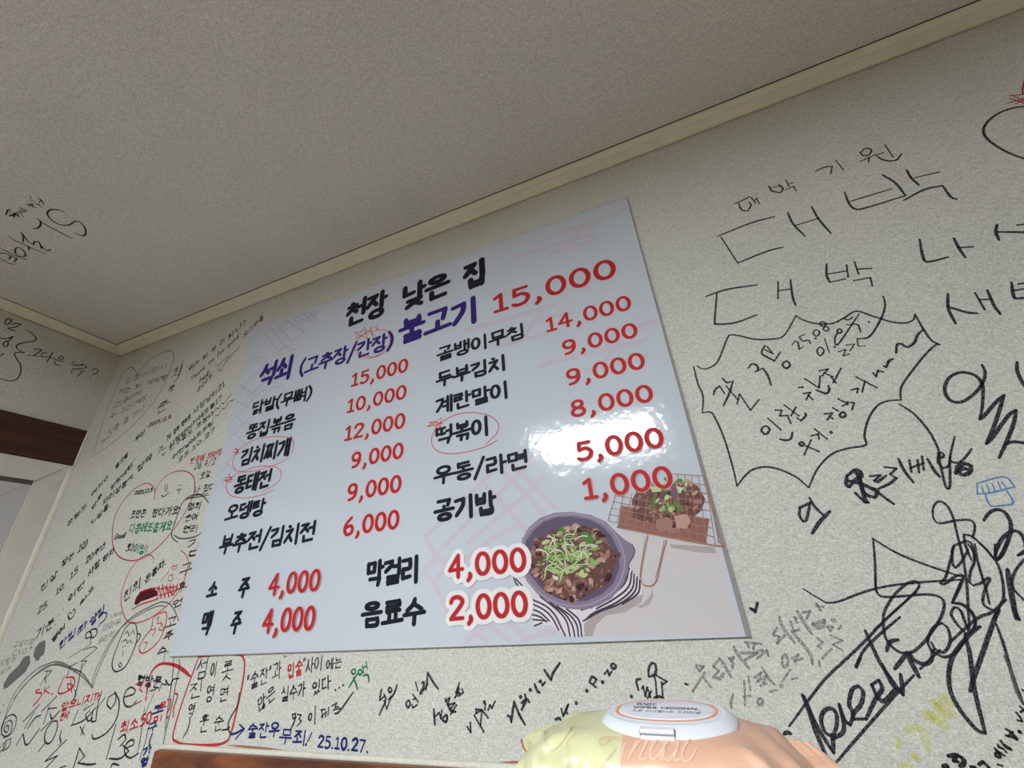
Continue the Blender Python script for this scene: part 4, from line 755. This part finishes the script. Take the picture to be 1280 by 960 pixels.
note('back', 'large black pen scrawl in the bottom left', ('t', 'k', Q6, 4.4, "155,545 265,430; 230,480 165,590; 185,590 235,520 275,500; 280,475 380,375; 330,440 290,560; 320,460 380,450; 335,490 350,525 400,470; 275,605 350,530; 110,700 155,625 180,700 265,590; 385,540 350,545 310,600 298,660 315,690 345,675 380,600 385,545; 410,605 400,650 410,680 395,700; 445,665 300,810; 300,810 385,770; 385,770 300,860; 255,745 300,690"),
     ('t', 'k', Q6, 4.2, "480,570 520,470; 475,570 560,535 640,450; 600,470 570,500 590,540 620,520; 620,470 610,540 640,540; 660,395 650,450 640,540; 655,450 700,385; 770,355 725,380 715,430 740,460 770,410 775,350; 765,345 795,410 780,520 720,610 650,655 620,655 615,630; 830,380 890,362 905,335 880,315 845,335 825,390 840,440 880,440 910,405; 535,575 560,630; 565,563 540,632"),
     ('t', 'k', Q6, 4.2, "775,560 710,795; 785,665 830,630 840,665 800,710; 820,700 860,740 800,790 730,790; 840,720 890,700 895,670 865,670 835,710 835,760 870,785 925,755; 530,720 510,790 490,850 480,880; 530,720 565,775 520,820; 520,820 590,830 640,825; 405,850 440,840; 740,850 755,825 795,835"),
     ('t', 'k', Q6, 3.6, "300,210 345,205; 320,200 300,260 345,210; 270,300 300,250 310,290; 540,140 580,140 540,190; 460,180 520,150; 470,170 450,240; 550,150 520,300 490,400; 500,330 510,370 480,410; 580,430 560,470 630,420"))
note('back', 'spiral and loops drawn in black pen', ('t', 'k', Q6, 3.6, "45,590 42,572 58,572 60,598 45,615 28,600 35,555 68,535 82,560 72,615 45,640 16,632 10,590 32,530 78,498 108,512 104,570 70,630 20,655; 0,720 30,680 20,740 60,710 75,655 40,670 35,710 0,750; 0,490 10,480; 25,435"))
note('back', 'red marker arc reaching towards the names', ('t', 'R', Q6, 6.0, "1000,240 1020,200 1060,165 1110,157 1170,172 1220,205 1266,241"), ('t', 'R', Q6, 3.6, "1000,240 985,330 970,400"))
note('back', 'tangled black words with a trailing line', ('w', 'k', Q6, 4.0, '헐방문', (905, 300, 1060, 330, 80)), ('t', 'k', Q6, 3.8, "1060,340 1080,290 1110,300 1105,265 1130,300 1160,262 1195,256; 930,240 990,255; 1000,340 1040,330"))
note('back', 'two thin black lines dropping to the rail', ('t', 'k', Q6, 2.6, "1195,130 1200,180 1180,260 1150,420 1100,640 1060,850; 1160,110 1150,250 1120,450 1100,600; 965,450 940,640 915,760; 1000,540 970,680 930,800; 1030,350 965,500"))
note('back', 'navy syllables stacked down beside the lines', ('w', 'N', Q6, 5.0, '코', (1015, 500, 1085, 480, 60)), ('w', 'N', Q6, 4.6, '구', (985, 615, 1045, 595, 55)), ('t', 'N', Q6, 4.2, "1018,620 1000,670 995,710"), ('w', 'N', Q6, 4.6, '가', (950, 780, 1005, 750, 60)), ('w', 'N', Q6, 4.6, '영', (935, 850, 985, 830, 60)))
# left wall and ceiling
L1 = (0, 380, 8); LC = (0, 240, 9.6)
note('left', 'black pen question under the moulding', ('t', 'k', L1, 3.4, "335,456 385,450 412,458 400,475 338,514; 280,512 395,526; 415,500 440,488 480,492; 418,502 410,520 440,530 490,525; 530,480 500,530 468,582; 498,535 545,548; 590,535 605,520 625,525 632,545 610,560 590,548 590,535; 545,548 580,566 635,575; 555,572 545,590 560,605 608,618; 740,572 725,588 765,605; 705,600 745,615 830,612; 730,640 712,692; 800,608 835,605 862,625 850,640 735,648; 735,648 860,676; 825,672 800,700 772,728; 918,658 950,645 980,665 965,695 920,705; 893,738 904,741"))
note('left', 'black pen brace beside the question', ('t', 'k', L1, 3.4, "268,265 320,295 362,340 340,370 250,385 180,405 162,430 190,462 245,487; 245,487 170,485 145,500 160,540 200,600 210,660 190,725 150,760 90,768 0,745 -60,720; 45,195 70,150 115,155 100,190 60,208 42,195; 115,205 160,195 212,203; 212,203 140,235 75,240; 75,240 110,258 160,272; 0,338 20,345 70,345 130,325; 130,325 90,365 60,372; 60,372 30,400 42,426 72,420 82,385 60,372; 0,520 30,500 35,495"))
note('ceil', 'black pen signature on the ceiling', ('t', 'k', LC, 4.4, "765,237 700,212 620,210 575,235 572,270 610,325 690,380 770,398 840,388 900,352 950,352 1010,410 1030,480 1015,518 970,520 900,492; 405,437 450,432 485,400 487,355 450,315; 485,350 620,430 860,555"), ('t', 'k', LC, 4.0, "100,530 180,580 280,625 400,680 545,738; 250,483 280,530 275,600; 265,495 340,590 410,632; 405,632 410,600 460,592 510,670; 470,600 500,680 490,640 540,690 585,700 608,688; 325,650 352,672 340,692; 200,665 180,700 190,735 230,770 290,772 308,745 270,690 225,663 200,665; 0,668 150,745 250,790 320,808; 0,740 60,735 190,790 185,825 165,835; 110,765 135,775 110,805; 0,790 100,850 180,868; 130,770 110,800"))
note('ceil', 'small cramped black note on the ceiling', ('t', 'k', LC, 3.4, "72,275 95,215 115,212 130,235; 110,288 150,275 180,250 165,290; 130,270 185,310; 165,300 190,255 210,290; 200,240 230,295; 180,265 230,290; 215,225 285,295; 235,210 275,245 235,240; 245,190 300,240; 265,190 325,222 290,225; 320,145 365,160 340,140; 360,55 375,75; 365,95 420,105; 355,150 440,187; 365,125 400,185; 345,165 400,145; 430,130 500,177; 450,70 490,90 530,150; 470,125 495,95; 440,145 480,150"))

# ------------------------------------------------------------ pack of wet wipes in front of the wall, on a low wooden stand
def Q(x, y, depth):                # point at a given distance in front of the eye along y
    r = ray(x, y); return EYE + r * (depth / r.y)
PX, PY = -.052, -.8 + .495         # centre of the pack
ZB = WZ - .19
stand = empty('wooden_stand', (PX, PY - .02, 0))
tag(stand, 'plain dark wooden stand under the pack of wipes, just below the view', 'stand')
sw = wood('stand wood', srgb(92, 58, 38), srgb(128, 86, 58), (4, 30, 30))
def sbox(n, a, b, m_=sw, bev=.002):
    o = box_mesh(n, a, b, m_, None, bev); o.parent = stand; o.matrix_parent_inverse = Matrix.Translation(-Vector((PX, PY - .02, 0))); return o
sbox('top', (PX - .17, PY - .10, ZB - .02), (PX + .17, PY + .075, ZB))
for sx in (-1, 1):
    for y in (PY - .085, PY + .06):
        sbox('leg', (PX + sx * .15 - .014, y - .014, 0), (PX + sx * .15 + .014, y + .014, ZB - .02))

film_y = mat('pale yellow film', srgb(226, 226, 178), .28, .5, noise_amt=.04, noise_scale=30)
film_p = mat('peach film', srgb(232, 184, 156), .28, .5, noise_amt=.04, noise_scale=30)
prof_x = [(-.150, -.160), (-.132, -.130), (-.105, -.1160), (-.072, -.1105), (-.04, -.1115), (.04, -.1115), (.066, -.1125), (.095, -.1275), (.115, -.1470), (.128, -.168)]
def top_z(x):
    for (a, za), (b_, zb) in zip(prof_x, prof_x[1:]):
        if x <= b_:
            t = max(0, (x - a) / (b_ - a)); return za + (zb - za) * t
    return prof_x[-1][1]
def top_s(x): return sum(top_z(x + k * .007) for k in (-2, -1, 0, 1, 2)) / 5
def crease(x, y, z):
    p = Vector((x * 26 + y * 8, y * 30, z * 22))
    r = 1 - abs(noise.noise(p)) * 2.2
    r2 = 1 - abs(noise.noise(p * 2.3 + Vector((5, 2, 1)))) * 2.2
    edge = min(1, max(0, (abs(x + .01) - .045) / .05)) * .8 + .2
    return (.0062 * r + .0026 * r2 - .004) * edge
NX, NS = 110, 56
HW = .062
vs = []
SPLIT = -.0345
for i in range(NX + 1):
    x = -.150 + .278 * i / NX
    zt = WZ + top_s(x); zb = ZB + .001
    endf = min(1, (x + .150) / .05, (.128 - x) / .05); hw = HW * (.72 + .28 * math.sqrt(max(0, endf)))
    zm = (zt + zb) / 2; hh = (zt - zb) / 2
    for k in range(NS):
        t = 2 * math.pi * k / NS
        c, s = math.cos(t), math.sin(t)
        y = hw * math.copysign(abs(c) ** .62, c); z = hh * math.copysign(abs(s) ** .62, s)
        lidzone = math.exp(-((x) / .07) ** 4) if s > .5 and abs(y) < .045 else 0
        d = crease(x, y, z) * (1 - lidzone)
        vs.append((x + 0, y + d * c, max(zm + z + d * s - WZ, ZB - WZ + .0005)))
body_v = [(x, y, z + WZ - ZB) for x, y, z in vs]
body_v = [(x, y, z) for x, y, z in body_v]
fs, mi = [], []
for i in range(NX):
    for k in range(NS):
        fs.append((i * NS + k, (i + 1) * NS + k, (i + 1) * NS + (k + 1) % NS, i * NS + (k + 1) % NS))
        mi.append(0 if body_v[i * NS + k][0] < SPLIT else 1)
fs.append(tuple(range(NS))); mi.append(0)
fs.append(tuple(range(NX * NS, (NX + 1) * NS))[::-1]); mi.append(1)
pack = empty('wet_wipes_pack', (PX, PY, ZB))
pack.rotation_euler = (0, 0, math.radians(-4))
tag(pack, 'yellow and peach soft pack of baby wipes with a white plastic flip lid', 'wet wipes')
body = mesh_obj('film_wrapper', body_v, fs, [film_y, film_p], pack, smooth=True, midx=mi)
bpy.context.view_layer.update()
inv = pack.matrix_world.inverted()
# crimped end seals
def fin(name, outer, inner, m_, label=None):
    n = len(outer); cols = 7; v = []; f = []
    for i in range(n):
        for j in range(cols):
            u = j / (cols - 1); p = outer[i] * u + inner[i] * (1 - u)
            p = p + Vector((0, 0, .0007 * (1 if j % 2 else -1) * u))
            v.append(tuple(inv @ p))
    for i in range(n - 1):
        for j in range(cols - 1):
            a_ = i * cols + j; f.append((a_, a_ + 1, a_ + cols + 1, a_ + cols))
    o = mesh_obj(name, v, f, m_, pack, smooth=False)
    sm = o.modifiers.new('thickness', 'SOLIDIFY'); sm.thickness = .0008; sm.offset = 0
    if label: o['label'] = label
    return o
lo = [Q(668, 912, .515), Q(660, 917, .507), Q(652, 925, .50), Q(654, 934, .488), Q(660, 944, .475)]
li = [Q(690, 905, .53), Q(690, 915, .515), Q(690, 930, .50), Q(690, 942, .49), Q(690, 952, .475)]
fin('end_seal', lo, li, film_y)
lo2 = [Q(661, 945, .474), Q(650, 950, .465), Q(645, 955, .46), Q(648, 975, .45), Q(655, 1000, .44)]
li2 = [Q(692, 950, .478), Q(692, 958, .47), Q(692, 966, .465), Q(692, 985, .455), Q(692, 1010, .445)]
fin('end_seal', lo2, li2, film_y)
ro = [Q(1012, 928, .51), Q(1038, 946, .50), Q(1048, 955, .49), Q(1056, 972, .48)]
ri = [Q(985, 925, .51), Q(1000, 945, .50), Q(1005, 960, .49), Q(1005, 985, .48)]
fin('end_seal', ro, ri, film_p, 'peach crimped end seal')
bead_ = mat('orange film edge', srgb(206, 120, 70), .4)
o = bead('seal_edge', [tuple(inv @ p) for p in lo[2:]], .0009, bead_, pack, 6)

# lid
lid_m = mat('white lid plastic', srgb(232, 236, 244), .22, .5)
lid_c = Vector((-0.0005, -.001, WZ - .1118 - ZB))
lid = empty('flip_lid', (0, 0, 0)); lid.parent = pack; lid.location = lid_c; lid.rotation_euler = (math.radians(5.0), 0, 0); lid.scale = (.925, 1.0, .85)
def superring(a, b_, z, n=72, e=2.35):
    out = []
    for k in range(n):
        t = 2 * math.pi * k / n; c, s = math.cos(t), math.sin(t)
        out.append((a * math.copysign(abs(c) ** (2 / e), c), b_ * math.copysign(abs(s) ** (2 / e), s), z))
    return out
def rings(name, rs, m_, parent, closed=True, cap=True):
    n = 72; v = []; f = []
    for r in rs: v += superring(*r)
    for i in range(len(rs) - 1):
        for k in range(n): f.append((i * n + k, i * n + (k + 1) % n, (i + 1) * n + (k + 1) % n, (i + 1) * n + k))
    if cap: f.append(tuple(range((len(rs) - 1) * n, len(rs) * n)))
    return mesh_obj(name, v, f, m_, parent, smooth=True)
lid_base = rings('lid_body', [(.0645, .0405, -.002), (.0650, .0410, .0005), (.0640, .0400, .0025), (.0600, .0362, .0065), (.0565, .0332, .0086), (.0545, .0314, .0092), (.054, .031, .0090), (.0525, .0295, .0092), (.051, .0284, .0096), (.048, .0258, .0098)], lid_m, lid)
rings('lid_ring', [(.0495, .0271, .00965), (.0485, .0264, .0101), (.0468, .0249, .0101), (.0460, .0241, .00985)], mat('orange lid ring', srgb(236, 158, 116), .3, .5), lid, cap=False)
rings('lid_plate', [(.0458, .0240, .0096), (.0452, .0234, .0104), (.0440, .0224, .0107)], lid_m, lid)
def lbox(n, a, b_, m_=lid_m, bev=.0006):
    bm = bmesh.new(); bmesh.ops.create_cube(bm, size=1)
    for q in bm.verts: q.co = Vector([(a[i] + b_[i]) / 2 + q.co[i] * (b_[i] - a[i]) for i in range(3)])
    bmesh.ops.bevel(bm, geom=bm.edges[:], offset=bev, segments=2, profile=.5, affect='EDGES')
    me = bpy.data.meshes.new(n); bm.to_mesh(me); bm.free(); me.materials.append(m_)
    q = bpy.data.objects.new(n, me); C.objects.link(q); q.parent = lid; return q
shadow_m = mat('lid recess shade grey', srgb(150, 146, 150), .5)  # grey colour stands in for the shade in the slot between the tabs
lbox('tab_recess_shade', (-.0195, -.0405, .0015), (.0125, -.0355, .0072), shadow_m)
lbox('lid_tab', (-.0188, -.0412, .0046), (.0118, -.0345, .0082))
lbox('lid_tab', (-.0185, -.0420, -.0005), (.0115, -.0370, .0030))
# print on the lid
class LInk(Ink):
    def __init__(s): s.to = lambda x, y: (x, y); s.put = lambda u, v, d: (u, v, .0107 + d); s.v = []; s.f = []; s.mi = []; s.d = .00015; s.q = 0
def lid_text(t, x0, y0, x1, y1, w, m_):
    a = LInk(); a.boxtext(t, (x0, y0), (x1, y1), w, slope=0)
    return a.build('lid_lettering', m_, lid, 'lid lettering ' + t)
gtxt = mat('dark grey lid print', srgb(96, 98, 108), .5)
lid_text('BABY', -.030, .0075, -.0095, .0145, .17, gtxt)
lid_text('WIPES ORIGINAL', -.032, -.0010, .0335, .0052, .22, gtxt)
lid_text('프로 아기물티슈 오리지널', -.032, -.0100, .0345, -.0038, .10, gtxt)

# pale script running across the film, laid onto the wrapper
from mathutils.bvhtree import BVHTree
bw = body.matrix_world.copy()
me = body.data
bvh = BVHTree.FromPolygons([bw @ v.co for v in me.vertices], [list(p.vertices) for p in me.polygons])
class FInk(Ink):
    def __init__(s, d):
        s.v = []; s.f = []; s.mi = []; s.d = d; s.q = 0
        s.to = lambda x, y: (x, y)
        def put(u, v, dd):
            r = ray(u, v).normalized(); h = bvh.ray_cast(EYE, r)
            p = (h[0] + h[1] * (dd if h[1].dot(r) < 0 else -dd)) if h[0] else EYE + r * .5
            return tuple(inv @ p)
        s.put = put
    def strokes(s, txt, crop, wpx, k=0, taper=.8):
        x0, y0, sc = crop
        for st in P(txt): s.stroke([(x0 + x / sc, y0 + y / sc) for x, y in st], wpx, k, seg=9, taper=taper)
        return s
FC = (740, 850, 5.818); FD = (600, 880, 8)
scr = mat('pale script print', srgb(242, 206, 182), .35); scr2 = mat('pale pink script print', srgb(226, 208, 170), .35)
a = FInk(.0006)
a.strokes("240,460 225,520 215,570; 262,575 300,500 330,440; 330,440 300,500 275,560; 290,540 340,460 385,425 405,440 380,500 350,560 360,580 400,570; 520,440 490,430 450,470 425,530 430,570 455,575 500,520 540,440; 540,440 515,510 500,560 515,585 560,560; 560,580 620,500 620,440 590,425 540,470 520,540 530,585 570,580 610,520", FC, 2.9)
a.strokes("760,418 720,430 680,480 655,550 665,590 700,590 740,550 765,490; 640,430 615,520 600,570 615,590 650,575", FC, 3.0)
a.build('script_lettering', scr, pack, 'pale script lettering on peach film')
a = FInk(.0006)
a.strokes("130,430 100,470 60,470 50,440 100,420 170,420 200,430; 180,500 130,560 90,610 70,640", FC, 3.0)
a.build('script_lettering', scr2, pack, 'pale script lettering across the yellow film')
a = FInk(.0006)
a.strokes("960,300 900,350 870,400 880,450; 880,450 900,420; 945,140 930,220 870,310 830,370 760,450 700,465 655,420 640,330 645,250", FD, 1.8)
a.build('script_lettering', scr2, pack, 'pale script lettering on yellow film')
